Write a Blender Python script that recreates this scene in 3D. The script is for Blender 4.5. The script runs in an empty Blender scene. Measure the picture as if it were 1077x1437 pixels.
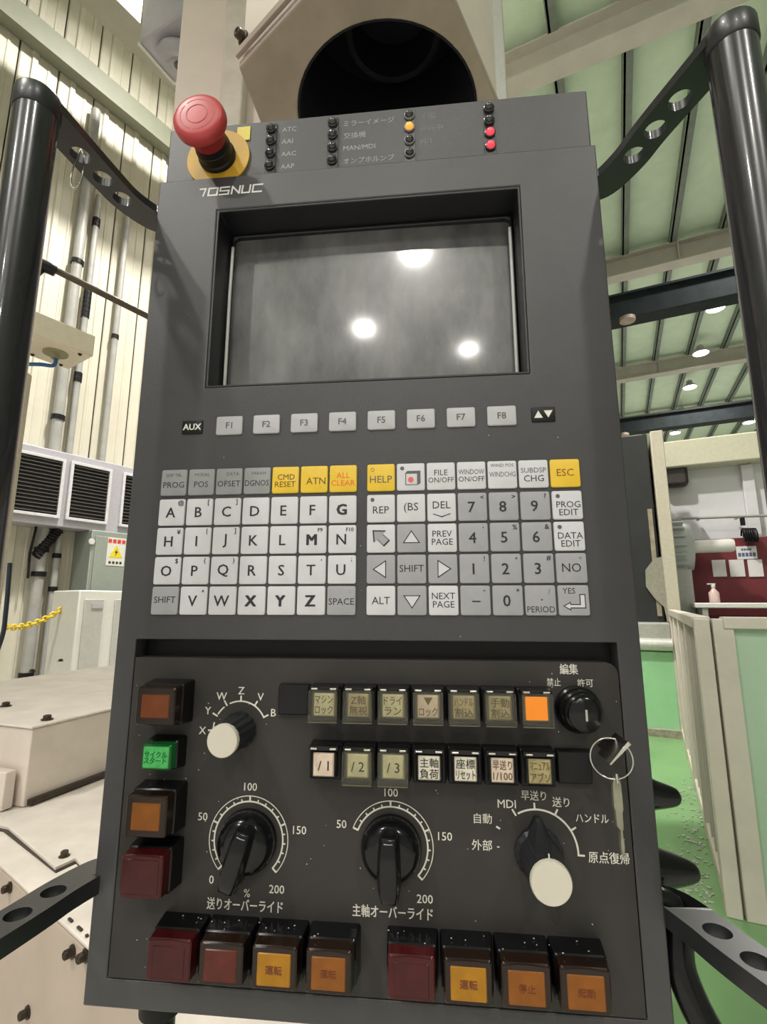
import bpy, bmesh, math, random
from mathutils import Vector, Matrix
from mathutils.geometry import tessellate_polygon
random.seed(7)
S = bpy.context.scene
COL = S.collection
R = math.radians

# ------------------------------------------------------------------ camera
CAMH = 1.45                       # eye height above the shop floor
FPX = 700.0                       # focal length in pixels of the 1077 x 1437 frame
PITCH = R(10.4)
cam_d = bpy.data.cameras.new('camera')
cam_d.sensor_fit = 'VERTICAL'
cam_d.sensor_height = 36.0
cam_d.lens = 36.0 * FPX / 1437.0
cam_d.clip_start = 0.01
cam_d.clip_end = 200
cam = bpy.data.objects.new('camera', cam_d)
cam.location = (0, 0, CAMH)
cam.rotation_euler = (R(90) + PITCH, 0, 0)
COL.objects.link(cam)
S.camera = cam

# ------------------------------------------------------------------ world, exposure
w = bpy.data.worlds.new('world')
S.world = w
w.use_nodes = True
w.node_tree.nodes['Background'].inputs[0].default_value = (1.0, 0.96, 0.9, 1)
w.node_tree.nodes['Background'].inputs[1].default_value = 0.6
S.view_settings.view_transform = 'Standard'
S.view_settings.look = 'None'
S.view_settings.gamma = 1
S.view_settings.use_curve_mapping = False
S.view_settings.exposure = 0.0
LAMP_W = 330.0                    # power of one high-bay lamp

# ------------------------------------------------------------------ directions of the place
FW = Vector((0, math.cos(PITCH), math.sin(PITCH)))
UPV = Vector((0, -math.sin(PITCH), math.cos(PITCH)))
RT = Vector((1, 0, 0))
CP = Vector((0, 0, CAMH))
def ray(x, y):
    return RT * ((x - 538.5) / FPX) - UPV * ((y - 718.5) / FPX) + FW
def on_z(x, y, z):                # where a sight line meets the level z (above the floor)
    d = ray(x, y); return CP + d * ((z - CAMH) / d.z)
def on_plane(x, y, n, c):         # where it meets the upright plane n.p = c
    d = ray(x, y); return CP + d * (c / d.dot(n))
AZ = R(25)                        # hall axis
HA = Vector((math.sin(AZ), math.cos(AZ), 0))
HB = Vector((math.cos(AZ), -math.sin(AZ), 0))
def hall(a, b, z): return HA * a + HB * b + Vector((0, 0, z))
WZ = R(34)                        # left wall
WA = Vector((math.sin(WZ), math.cos(WZ), 0))
WN = Vector((-math.cos(WZ), math.sin(WZ), 0))
WD = 6.0
def lw(s, z, gap=0.0): return WA * s + WN * (WD - gap) + Vector((0, 0, z))
def lwp(x, y, gap=0.0):           # sight line on the left wall -> (s, z)
    p = on_plane(x, y, WN, WD - gap); return p.dot(WA), p.z

# ------------------------------------------------------------------ materials
MATS = {}
def mat(name, col, rough=0.5, metal=0.0, var=0.12, scale=30.0, bump=0.0, bscale=200.0, coat=0.0, emit=None, estr=0.0,
        spec=0.5, alpha=None, trans=0.0, col2=None, stretch=None):
    if name in MATS: return MATS[name]
    m = bpy.data.materials.new(name); m.use_nodes = True
    nt = m.node_tree; N = nt.nodes; L = nt.links
    b = N['Principled BSDF']
    b.inputs['Roughness'].default_value = rough
    b.inputs['Metallic'].default_value = metal
    b.inputs['Specular IOR Level'].default_value = spec
    b.inputs['Coat Weight'].default_value = coat
    b.inputs['Coat Roughness'].default_value = 0.06
    if trans: b.inputs['Transmission Weight'].default_value = trans
    if alpha is not None: b.inputs['Alpha'].default_value = alpha
    tc = N.new('ShaderNodeTexCoord')
    mp = N.new('ShaderNodeMapping'); L.new(tc.outputs['Object'], mp.inputs[0])
    if stretch: mp.inputs['Scale'].default_value = stretch
    nz = N.new('ShaderNodeTexNoise'); nz.inputs['Scale'].default_value = scale
    nz.inputs['Detail'].default_value = 5; nz.inputs['Roughness'].default_value = 0.6
    L.new(mp.outputs[0], nz.inputs['Vector'])
    rp = N.new('ShaderNodeValToRGB'); L.new(nz.outputs['Fac'], rp.inputs[0])
    c = Vector(col); c2 = Vector(col2) if col2 else c * (1 - var)
    c1 = c * (1 + var * 0.4)
    rp.color_ramp.elements[0].position = 0.3; rp.color_ramp.elements[1].position = 0.7
    rp.color_ramp.elements[0].color = (*c2, 1); rp.color_ramp.elements[1].color = (*[min(1, q) for q in c1], 1)
    L.new(rp.outputs[0], b.inputs['Base Color'])
    if bump:
        n2 = N.new('ShaderNodeTexNoise'); n2.inputs['Scale'].default_value = bscale
        L.new(tc.outputs['Object'], n2.inputs['Vector'])
        bp = N.new('ShaderNodeBump'); bp.inputs['Strength'].default_value = bump
        bp.inputs['Distance'].default_value = 0.001
        L.new(n2.outputs['Fac'], bp.inputs['Height']); L.new(bp.outputs[0], b.inputs['Normal'])
    if emit:
        b.inputs['Emission Color'].default_value = (*emit, 1); b.inputs['Emission Strength'].default_value = estr
    MATS[name] = m
    return m

PANEL = mat('panel_grey_paint', (0.050, 0.0495, 0.052), 0.42, var=0.18, scale=14, bump=0.12, bscale=900)
PLATE = mat('lower_plate_shaded', (0.038, 0.035, 0.033), 0.5, var=0.2, scale=18, bump=0.1, bscale=900, spec=0.3)  # darker than the panel: shade over the lower part is in the colour
KEYW = mat('key_white', (0.585, 0.585, 0.61), 0.45, var=0.07, scale=60)
KEYG = mat('key_grey', (0.33, 0.33, 0.35), 0.45, var=0.08, scale=60)
KEYM = mat('key_mid_grey', (0.27, 0.28, 0.28), 0.45, var=0.1, scale=60)
KEYF = mat('key_function', (0.44, 0.44, 0.46), 0.45, var=0.1, scale=60)
KEYY = mat('key_yellow', (0.75, 0.5, 0.03), 0.45, var=0.1, scale=60)
INK = mat('ink_black', (0.02, 0.02, 0.025), 0.5, var=0.1)
INKG = mat('ink_grey', (0.1, 0.1, 0.11), 0.5, var=0.1)
INKW = mat('ink_white', (0.72, 0.7, 0.62), 0.5, var=0.12, scale=300)
INKF = mat('ink_white_faded', (0.34, 0.34, 0.36), 0.5, var=0.2, scale=300)
INKR = mat('ink_red', (0.75, 0.13, 0.02), 0.5, var=0.1)
INKB = mat('ink_brown', (0.13, 0.085, 0.03), 0.5, var=0.4, scale=400)
BLK = mat('black_plastic', (0.010, 0.010, 0.011), 0.4, var=0.3, spec=0.25)
BLKG = mat('black_gloss_plastic', (0.006, 0.006, 0.007), 0.18, var=0.2, spec=0.35)
BEZ = mat('bezel_black', (0.012, 0.012, 0.015), 0.4, var=0.2)
KNOB = mat('knob_charcoal', (0.022, 0.023, 0.026), 0.4, var=0.2, spec=0.3)
CREAM = mat('knob_cap_cream', (0.6, 0.57, 0.48), 0.4, var=0.06)
RED = mat('mushroom_red', (0.50, 0.05, 0.055), 0.4, var=0.12, scale=40)
REDD = mat('mushroom_dark_red', (0.3, 0.02, 0.025), 0.45, var=0.2)
YEL = mat('ring_yellow', (0.62, 0.36, 0.03), 0.5, var=0.15)
YELT = mat('tag_yellow', (0.75, 0.62, 0.08), 0.5, var=0.1)
STEEL = mat('bright_steel', (0.62, 0.6, 0.56), 0.25, metal=1.0, var=0.15, scale=90)
BRASS = mat('key_metal', (0.30, 0.29, 0.22), 0.35, metal=0.4, var=0.25, scale=120)
CHROME = mat('trim_chrome', (0.75, 0.75, 0.75), 0.2, metal=1.0, var=0.05)
TUBE = mat('handle_black_enamel', (0.022, 0.022, 0.026), 0.26, var=0.2, coat=0.4)
ARM = mat('arm_black_enamel', (0.02, 0.021, 0.024), 0.36, var=0.25, scale=60, coat=0.15)
AMB0 = mat('lens_amber_off', (0.17, 0.042, 0.010), 0.3, var=0.22, scale=80, spec=0.3)
AMB1 = mat('lens_amber', (0.24, 0.075, 0.005), 0.3, var=0.22, scale=80, spec=0.3)
AMB2 = mat('lens_yellow', (0.38, 0.17, 0.006), 0.3, var=0.22, scale=80, spec=0.3)
REDL = mat('lens_red', (0.06, 0.006, 0.007), 0.25, var=0.3, scale=80, spec=0.3)
GRNL = mat('lens_green_lit', (0.05, 0.26, 0.07), 0.3, var=0.45, scale=260, emit=(0.045, 0.42, 0.085), estr=0.42, spec=0.3)
ORGL = mat('plate_orange_lit', (0.3, 0.07, 0.0), 0.5, var=0.05, emit=(1.0, 0.285, 0.0), estr=0.95, spec=0.1)
LEDO = mat('led_orange_lit', (0.9, 0.4, 0.1), 0.3, var=0.05, emit=(1.0, 0.28, 0.03), estr=1.0)
LEDR = mat('led_red_lit', (0.9, 0.1, 0.12), 0.3, var=0.05, emit=(1.0, 0.03, 0.06), estr=0.9)
LEDK = mat('led_dark', (0.03, 0.03, 0.035), 0.25, var=0.2, coat=0.5)
DKAMB = mat('tinted_rim_brown', (0.016, 0.007, 0.004), 0.2, var=0.3, spec=0.35)
DKGRN = mat('tinted_rim_green', (0.006, 0.06, 0.014), 0.2, var=0.3, spec=0.35, emit=(0.0, 0.10, 0.012), estr=0.2)
PAP = [mat('legend_plate_cream', (0.60, 0.56, 0.36), 0.5, var=0.2, scale=150),
       mat('legend_plate_tan', (0.46, 0.38, 0.22), 0.5, var=0.3, scale=150),
       mat('legend_plate_white', (0.66, 0.62, 0.50), 0.5, var=0.15, scale=150),
       mat('legend_plate_pink', (0.66, 0.53, 0.42), 0.5, var=0.2, scale=150),
       mat('legend_plate_olive', (0.36, 0.30, 0.14), 0.5, var=0.3, scale=150)]

def clear_mat(name, tint, gl=0.035):
    m = bpy.data.materials.new(name); m.use_nodes = True
    nt = m.node_tree; N = nt.nodes; L = nt.links
    for n in list(N): N.remove(n)
    o = N.new('ShaderNodeOutputMaterial'); t = N.new('ShaderNodeBsdfTransparent'); g = N.new('ShaderNodeBsdfGlossy')
    nz = N.new('ShaderNodeTexNoise'); nz.inputs['Scale'].default_value = 90
    rp = N.new('ShaderNodeValToRGB'); L.new(nz.outputs['Fac'], rp.inputs[0])
    rp.color_ramp.elements[0].color = (*[q * 0.85 for q in tint], 1); rp.color_ramp.elements[1].color = (*tint, 1)
    L.new(rp.outputs[0], t.inputs[0])
    g.inputs['Roughness'].default_value = 0.12
    mx = N.new('ShaderNodeMixShader'); mx.inputs[0].default_value = gl; L.new(t.outputs[0], mx.inputs[1]); L.new(g.outputs[0], mx.inputs[2])
    L.new(mx.outputs[0], o.inputs[0])
    return m
CLEAR = clear_mat('clear_cover_plastic', (0.97, 0.965, 0.92))

def glass_mat():
    m = mat('screen_glass_dusty', (0.055, 0.055, 0.06), 0.32, var=0.5, scale=9, coat=0.9)
    nt = m.node_tree; N = nt.nodes; L = nt.links
    b = N['Principled BSDF']
    b.inputs['Coat Roughness'].default_value = 0.09
    b.inputs['Specular IOR Level'].default_value = 0.6
    # a film of dust and dried drops: fine streaks that scatter light
    tc = N.new('ShaderNodeTexCoord')
    n1 = N.new('ShaderNodeTexNoise'); n1.inputs['Scale'].default_value = 17; n1.inputs['Detail'].default_value = 9; n1.inputs['Roughness'].default_value = 0.62
    n2 = N.new('ShaderNodeTexVoronoi'); n2.inputs['Scale'].default_value = 85
    mp = N.new('ShaderNodeMapping'); mp.inputs['Scale'].default_value = (1.5, 1, 0.7)
    L.new(tc.outputs['Object'], mp.inputs[0]); L.new(mp.outputs[0], n1.inputs['Vector']); L.new(mp.outputs[0], n2.inputs['Vector'])
    r1 = N.new('ShaderNodeValToRGB'); r1.color_ramp.elements[0].position = 0.30; r1.color_ramp.elements[1].position = 0.80
    L.new(n1.outputs['Fac'], r1.inputs[0])
    r2 = N.new('ShaderNodeValToRGB'); r2.color_ramp.elements[0].position = 0.0; r2.color_ramp.elements[1].position = 0.16
    r2.color_ramp.elements[0].color = (1, 1, 1, 1); r2.color_ramp.elements[1].color = (0, 0, 0, 1)
    L.new(n2.outputs['Distance'], r2.inputs[0])
    mm = N.new('ShaderNodeMath'); mm.operation = 'MULTIPLY_ADD'; mm.inputs[1].default_value = 0.16
    L.new(r2.outputs[0], mm.inputs[0]); L.new(r1.outputs[0], mm.inputs[2])
    mx = N.new('ShaderNodeMix'); mx.data_type = 'RGBA'
    mx.inputs['A'].default_value = (0.06, 0.06, 0.063, 1); mx.inputs['B'].default_value = (0.25, 0.25, 0.248, 1)
    L.new(mm.outputs[0], mx.inputs['Factor']); L.new(mx.outputs['Result'], b.inputs['Base Color'])
    return m
GLASS = glass_mat()

# ------------------------------------------------------------------ mesh helpers
class MB:
    def __init__(self): self.v = []; self.f = []
    def add(self, vs, fs):
        o = len(self.v); self.v += [tuple(p) for p in vs]; self.f += [tuple(i + o for i in f) for f in fs]; return self
    def box(self, x0, x1, y0, y1, z0, z1, M=None):
        vs = [Vector((x, y, z)) for z in (z0, z1) for y in (y0, y1) for x in (x0, x1)]
        if M: vs = [M @ p for p in vs]
        return self.add(vs, [(0, 2, 3, 1), (4, 5, 7, 6), (0, 1, 5, 4), (2, 6, 7, 3), (0, 4, 6, 2), (1, 3, 7, 5)])
    def obox(self, c, ax, ay, az, sx, sy, sz):       # box on three axes, full sizes, centre c
        vs = [c + ax * (sx * i / 2) + ay * (sy * j / 2) + az * (sz * k / 2) for k in (-1, 1) for j in (-1, 1) for i in (-1, 1)]
        return self.add(vs, [(0, 2, 3, 1), (4, 5, 7, 6), (0, 1, 5, 4), (2, 6, 7, 3), (0, 4, 6, 2), (1, 3, 7, 5)])
    def prism(self, loops, e0, e1, fn):              # 2-D outline with holes, pushed from e0 to e1; fn(a, b, e) -> point
        flat = [p for l in loops for p in l]; n = len(flat)
        tris = tessellate_polygon([[Vector((p[0], p[1], 0)) for p in l] for l in loops])
        vs = [fn(p[0], p[1], e0) for p in flat] + [fn(p[0], p[1], e1) for p in flat]
        fs = [tuple(t) for t in tris] + [tuple(i + n for i in reversed(t)) for t in tris]
        k = 0
        for l in loops:
            m = len(l)
            for i in range(m):
                a, b = k + i, k + (i + 1) % m; fs.append((a, b, b + n, a + n))
            k += m
        return self.add(vs, fs)
    def loft(self, rings, cap0=True, cap1=True):
        n = len(rings[0]); vs = [p for r in rings for p in r]; fs = []
        for k in range(len(rings) - 1):
            for i in range(n):
                j = (i + 1) % n; fs.append((k * n + i, k * n + j, (k + 1) * n + j, (k + 1) * n + i))
        if cap0: fs.append(tuple(range(n - 1, -1, -1)))
        if cap1: fs.append(tuple(range((len(rings) - 1) * n, len(rings) * n)))
        return self.add(vs, fs)
    def tube(self, pts, r, n=12, closed=False):
        pts = [Vector(p) for p in pts]; m = len(pts)
        rr = r if isinstance(r, (list, tuple)) else [r] * m
        ref = None; rings = []
        for i, p in enumerate(pts):
            if closed: t = pts[(i + 1) % m] - pts[i - 1]
            else: t = pts[min(i + 1, m - 1)] - pts[max(i - 1, 0)]
            t.normalize()
            if ref is None: ref = t.orthogonal().normalized()
            ref = (ref - t * ref.dot(t)).normalized(); b = t.cross(ref)
            rings.append([p + (ref * math.cos(2 * math.pi * k / n) + b * math.sin(2 * math.pi * k / n)) * rr[i] for k in range(n)])
        if closed: return self.loft(rings + [rings[0]], False, False)
        return self.loft(rings)
    def lathe(self, prof, c, ax, n=28):              # prof = [(r, e)], around c along ax
        ax = Vector(ax).normalized(); a = ax.orthogonal().normalized(); b = ax.cross(a); c = Vector(c)
        return self.loft([[c + ax * e + (a * math.cos(2 * math.pi * k / n) + b * math.sin(2 * math.pi * k / n)) * max(r, 1e-5) for k in range(n)] for r, e in prof])
    def mesh(self, name):
        me = bpy.data.meshes.new(name); me.from_pydata(self.v, [], self.f)
        bm = bmesh.new(); bm.from_mesh(me); bmesh.ops.recalc_face_normals(bm, faces=bm.faces); bm.to_mesh(me); bm.free()
        return me
    def build(self, name, m, parent=None, bevel=0, seg=2, smooth=None, loc=None):
        me = self.mesh(name); me.materials.append(m)
        return place(name, me, parent, bevel, seg, smooth, loc)

def shade(me, ang):
    for p in me.polygons: p.use_smooth = True
    me.set_sharp_from_angle(angle=R(ang))
def place(name, me, parent=None, bevel=0, seg=2, smooth=None, loc=None):
    o = bpy.data.objects.new(name, me); COL.objects.link(o)
    if parent: o.parent = parent
    if loc is not None: o.location = loc
    if bevel:
        md = o.modifiers.new('bevel', 'BEVEL'); md.width = bevel; md.segments = seg; md.limit_method = 'ANGLE'; md.angle_limit = R(35)
        if smooth is None: smooth = 40
    if smooth: shade(me, smooth)
    return o
def tag(o, label, cat, group=None, kind=None):
    o['label'] = label
    if cat: o['category'] = cat
    if group: o['group'] = group
    if kind: o['kind'] = kind
    return o
def empty(name, loc=(0, 0, 0), rz=0):
    o = bpy.data.objects.new(name, None); COL.objects.link(o); o.location = loc; o.rotation_euler = (0, 0, rz); o.empty_display_size = 0.05
    return o
def rrect(cu, cv, w, h, r, n=4):
    out = []
    for sx, sy, a0 in ((1, 1, 0), (-1, 1, 90), (-1, -1, 180), (1, -1, 270)):
        for k in range(n + 1):
            a = R(a0 + 90 * k / n); out.append((cu + sx * (w / 2 - r) + r * math.cos(a), cv + sy * (h / 2 - r) + r * math.sin(a)))
    return out
def rect(u0, u1, v0, v1): return [(u0, v0), (u1, v0), (u1, v1), (u0, v1)]
def circ(cu, cv, r, n=32): return [(cu + r * math.cos(2 * math.pi * k / n), cv + r * math.sin(2 * math.pi * k / n)) for k in range(n)]
I3 = lambda a, b, e: Vector((a, b, e))
def struct(o, label):
    o['kind'] = 'structure'; o['label'] = label; return o

# ================================================================== THE HALL
FLOORM = mat('floor_green_epoxy', (0.205, 0.38, 0.165), 0.32, var=0.2, scale=1.6, bump=0.05, bscale=40, col2=(0.165, 0.315, 0.135))
CONC = mat('floor_concrete', (0.50, 0.49, 0.45), 0.5, var=0.15, scale=1.2)
WALLM = mat('wall_sheet_cream', (0.61, 0.58, 0.47), 0.5, var=0.08, scale=3)
WALLJ = mat('wall_joint_grey', (0.30, 0.29, 0.24), 0.6, var=0.1)
CEILM = mat('ceiling_green_white', (0.68, 0.84, 0.64), 0.6, var=0.08, scale=2.5, bump=0.4, bscale=8)
PURL = mat('purlin_grey_green', (0.20, 0.24, 0.20), 0.5, var=0.2, scale=6)
RAFT = mat('rafter_beige', (0.55, 0.53, 0.46), 0.5, var=0.1, scale=3)
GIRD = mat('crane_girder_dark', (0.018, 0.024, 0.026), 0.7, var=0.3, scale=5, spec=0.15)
BEIGE = mat('machine_beige_paint', (0.68, 0.60, 0.53), 0.45, var=0.12, scale=7)
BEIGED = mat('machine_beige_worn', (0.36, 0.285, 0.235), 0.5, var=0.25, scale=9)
WHITEW = mat('partition_white', (0.68, 0.68, 0.70), 0.5, var=0.05, scale=3)
CEILZ = CAMH + 8.6

floor = MB().obox(hall(8, 0, -0.05), HA, HB, Vector((0, 0, 1)), 60, 40, 0.09).build('floor', CONC)
struct(floor, 'grey concrete shop floor')
aisle = MB().obox(hall(4.4, 2.0, -0.003), HA, HB, Vector((0, 0, 1)), 7.8, 5.0, 0.006).build('floor_aisle', FLOORM)
struct(aisle, 'glossy green epoxy floor coating of the aisle')

# ceiling sheet with rafters and purlins
ceil = MB().obox(hall(8, 0, CEILZ + 0.1), HA, HB, Vector((0, 0, 1)), 60, 40, 0.1).build('ceiling', CEILM)
struct(ceil, 'pale green insulated roof underside')
up = Vector((0, 0, 1))
for i in range(-8, 16):
    b = 0.72 + i * 1.03
    g = MB()
    g.obox(hall(8, b, CEILZ - 0.05), HA, HB, up, 58, 0.05, 0.20)
    g.obox(hall(8, b + 0.06, CEILZ - 0.14), HA, HB, up, 58, 0.14, 0.02)
    g.build('purlin', PURL, ceil)
for a in (-17.3, -11.3, -5.3, 0.7, 6.75, 12.6, 19.1, 24.6, 31):
    g = MB()
    g.obox(hall(a, 0, CAMH + 8.22), HB, HA, up, 38, 0.03, 0.50)
    g.obox(hall(a, 0, CAMH + 7.98), HB, HA, up, 38, 0.34, 0.04)
    g.obox(hall(a, 0, CAMH + 8.46), HB, HA, up, 38, 0.34, 0.03)
    for b in (-4.5, -1.2, 1.9, 5.2, 8.5):
        g.obox(hall(a, b, CAMH + 8.22), HB, HA, up, 0.03, 0.32, 0.48)
    g.build('rafter', RAFT, ceil)

# left wall: backing sheet and upright sheets with seams between them
wl = MB().obox(lw(6, (CAMH + 9) / 2, -0.12), WA, WN, up, 26, 0.1, CAMH + 9).build('wall_left', WALLJ)
struct(wl, 'cream ribbed sheet-metal wall on the left')
def sheet_me(wd):
    prof = [(-wd / 2, 0.0), (-wd / 2 + 0.012, 0.012), (-wd * 0.22, 0.012), (-wd * 0.19, 0.034), (-wd * 0.06, 0.034), (-wd * 0.03, 0.012),
            (wd * 0.2, 0.012), (wd * 0.22, 0.02), (wd * 0.28, 0.02), (wd * 0.30, 0.012), (wd / 2 - 0.012, 0.012), (wd / 2, 0.0)]
    g = MB(); n = len(prof); H = CAMH + 8.9
    g.add([Vector((x, -y, 0)) for x, y in prof] + [Vector((x, -y, H)) for x, y in prof], [(i, i + 1, i + 1 + n, i + n) for i in range(n - 1)])
    me = g.mesh('wall_sheet'); me.materials.append(WALLM); return me
SW = 0.40
sm = sheet_me(SW - 0.012)
M_w = Matrix(((WA.x, WN.x, 0), (WA.y, WN.y, 0), (0, 0, 1)))
for i in range(-6, 40):
    o = place('wall_sheet', sm, wl); o.location = lw(0.1 + i * SW, 0.02, 0.06); o.rotation_euler = (0, 0, math.atan2(WA.y, WA.x))
# girt on the wall and its posts
g = MB(); g.obox(lw(6, CAMH + 6.36, 0.17), WA, WN, up, 26, 0.16, 0.30)
g.build('girt', mat('girt_olive', (0.20, 0.21, 0.145), 0.5, var=0.1, scale=4), wl)

# runway girder of the crane, box section, in front of the wall
g = MB(); g.obox(lw(6, CAMH + 6.26, 1.38), WA, WN, up, 26, 0.34, 0.62)
for k in range(-3, 12): g.obox(lw(0.6 + k * 1.5, CAMH + 6.26, 1.57), WA, WN, up, 0.04, 0.06, 0.58)
rg = g.build('crane_runway_girder', mat('girder_olive_beige', (0.42, 0.40, 0.32), 0.5, var=0.1, scale=3))
tag(rg, 'olive-beige crane runway girder high along the ribbed left wall', 'girder')

# travelling crane girders across the hall
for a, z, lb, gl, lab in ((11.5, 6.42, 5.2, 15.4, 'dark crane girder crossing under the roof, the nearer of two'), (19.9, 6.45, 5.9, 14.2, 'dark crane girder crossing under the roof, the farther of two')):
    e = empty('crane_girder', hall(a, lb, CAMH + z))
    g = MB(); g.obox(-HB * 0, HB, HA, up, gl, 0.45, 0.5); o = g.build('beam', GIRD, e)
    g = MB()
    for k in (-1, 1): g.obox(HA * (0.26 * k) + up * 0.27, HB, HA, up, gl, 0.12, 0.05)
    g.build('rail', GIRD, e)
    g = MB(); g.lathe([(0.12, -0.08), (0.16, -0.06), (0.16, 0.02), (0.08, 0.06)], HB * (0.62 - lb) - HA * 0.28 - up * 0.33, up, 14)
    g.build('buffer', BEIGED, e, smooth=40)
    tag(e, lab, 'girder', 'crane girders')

# far partition with its cream top beam
PA = 8.3
BZ1 = on_plane(1000, 612, HA, PA - 0.28).z; BZ0 = on_plane(1000, 650, HA, PA - 0.28).z
pw = MB().obox(hall(PA + 0.1, 4.5, BZ1 / 2), HB, HA, up, 13, 0.15, BZ1).build('wall_back', WHITEW)
struct(pw, 'white partition wall behind the notice board')
g = MB(); g.obox(hall(PA - 0.05, 4.5, (BZ0 + BZ1) / 2), HB, HA, up, 13, 0.45, BZ1 - BZ0)
g.build('top_beam', mat('cream_beam', (0.62, 0.60, 0.46), 0.5, var=0.08), pw, bevel=0.02)
for b in (0.2, 1.75, 3.3, 4.85, 6.4):
    MB().obox(hall(PA - 0.01, b, BZ0 / 2), HB, HA, up, 0.14, 0.12, BZ0 - 0.02).build('wall_post', WHITEW, pw, bevel=0.01)
g = MB(); g.obox(hall(31, 0, 5), HB, HA, up, 40, 0.1, 10)
fw_ = g.build('wall_far', mat('far_wall', (0.5, 0.52, 0.46), 0.6, var=0.1)); struct(fw_, 'pale end wall of the hall far behind')
g = MB(); g.obox(hall(8, 14, 5), HA, HB, up, 60, 0.1, 10)
rw_ = g.build('wall_right', mat('right_wall', (0.5, 0.52, 0.46), 0.6, var=0.1)); struct(rw_, 'pale side wall of the hall on the right')

# ------------------------------------------------------------------ high-bay lamps
LAMPB = mat('lamp_body_grey', (0.5, 0.5, 0.5), 0.4, var=0.1)
LAMPE = mat('lamp_glow', (1, 1, 1), 0.5, var=0.0, emit=(1.0, 0.97, 0.93), estr=14)
def lamp(a, b, label, power=LAMP_W, group='high-bay lamps'):
    e = empty('high_bay_lamp', hall(a, b, CAMH + 8.1))
    g = MB(); g.lathe([(0.24, 0.0), (0.25, 0.03), (0.2, 0.08), (0.12, 0.11), (0.10, 0.26), (0.03, 0.28), (0.012, 0.3), (0.012, 0.325)], (0, 0, 0), up, 20)
    g.build('lamp_body', LAMPB, e, smooth=40)
    g = MB(); g.lathe([(0.225, -0.004), (0.225, 0.004)], (0, 0, 0), up, 24); g.build('diffuser', LAMPE, e)
    ld = bpy.data.lights.new('lamp_light', 'AREA'); ld.shape = 'DISK'; ld.size = 0.45; ld.energy = power; ld.color = (1.0, 0.955, 0.90); ld.spread = R(150)
    lo = bpy.data.objects.new('lamp_light', ld); COL.objects.link(lo); lo.parent = e; lo.location = (0, 0, -0.02)
    tag(e, label, 'lamp', group)
seen = {15.4: 'round high-bay lamp glowing right beside the right grab handle, highest of the row', 18.2: 'round high-bay lamp, second from the top of the row beside the right handle',
        21.1: 'round high-bay lamp, third from the top of the row beside the right handle', 24.0: 'round high-bay lamp just above the farther dark crane girder',
        26.8: 'round high-bay lamp seen lowest, just below the farther dark crane girder'}
for a, t in seen.items(): lamp(a, 3.05, t)
lamp(26.6, 5.95, 'round high-bay lamp low beside the right handle, farthest right of all')
for a, b, k, t in ((10.0, 3.05, 0.6, 'round high-bay lamp hidden above the right handle'), (5.0, -0.95, 0.35, 'round high-bay lamp hanging just above the top of the picture'),
                   (-8.3, 2.75, 1.0, 'round high-bay lamp mirrored at the top edge of the screen'), (-13.2, 2.5, 1.0, 'round high-bay lamp mirrored brightest near the centre of the screen'),
                   (-14.2, 6.9, 1.0, 'round high-bay lamp mirrored at the lower right of the screen'), (-4.5, -3.0, 1.0, 'round lamp added unseen behind the viewer to light the panel, left'),  # unseen left lamp, added to brighten the panel face
                   (-9.5, -3.0, 1.0, 'round lamp added unseen behind the viewer to light the panel, farther left'), (-5.0, 6.4, 1.0, 'round lamp added unseen behind the viewer to light the panel, right'), (3.2, -2.1, 2.3, 'round high-bay lamp high over the left machine')):  # the two lamps behind the viewer are likewise added for the panel face
    lamp(a, b, t, LAMP_W * k)

# ================================================================== THE CONTROL PENDANT
PSI = R(5.7); DP = 0.32; VB = 0.24
PU = Vector((math.cos(PSI), -math.sin(PSI), 0)); PN = Vector((-math.sin(PSI), -math.cos(PSI), 0))
P0 = CP - PN * DP
pend = empty('control_pendant', P0 - Vector((0, 0, VB)), -PSI)
tag(pend, 'dark grey machine control pendant with screen, keypad, knobs and lit buttons', 'control panel')
mm = 0.001
def L3(u, v, h): return Vector((u * mm, -h * mm, v * mm + VB))        # millimetres on the panel: right, up, out
LN = lambda a, b, e: L3(a, b, e)
OUT = Vector((0, -1, 0))

TCACHE = {}
def text_mesh(s, cap, bold, maxw, m, spacing=1.0, line=1.0):
    key = (s, cap, bold, maxw, m.name, spacing, line)
    if key in TCACHE: return TCACHE[key]
    cu = bpy.data.curves.new('lettering', 'FONT'); cu.body = s; cu.size = cap / 0.727 * mm; cu.align_x = 'CENTER'; cu.align_y = 'CENTER'
    cu.resolution_u = 2; cu.extrude = 0.00005; cu.space_character = spacing; cu.space_line = line
    to = bpy.data.objects.new('t', cu); COL.objects.link(to)
    dg = bpy.context.evaluated_depsgraph_get(); dg.update()
    me = bpy.data.meshes.new_from_object(to.evaluated_get(dg))
    bpy.data.objects.remove(to); bpy.data.curves.remove(cu)
    xs = [v.co.x for v in me.vertices]; ys = [v.co.y for v in me.vertices]
    if xs:
        wd = (max(xs) - min(xs)) / mm; cx = (max(xs) + min(xs)) / 2; cy = (max(ys) + min(ys)) / 2
        k = min(1.0, maxw / wd) if maxw else 1.0
        for v in me.vertices: x, y, z = v.co; v.co = ((x - cx) * k, -z, y - cy)
    if bold:
        b0 = MB()
        for kk, (dx, dy) in enumerate(((-1, -0.5), (1, -0.5), (-1, 0.5), (1, 0.5))):
            b0.add([(v.co.x + dx * bold * mm, v.co.y - 0.03 * kk * mm, v.co.z + dy * bold * mm) for v in me.vertices], [tuple(p.vertices) for p in me.polygons])
        me = bpy.data.meshes.new('lettering'); me.from_pydata(b0.v, [], b0.f)
    me.materials.clear(); me.materials.append(m)
    me.name = 'lettering'
    TCACHE[key] = me
    return me
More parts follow.
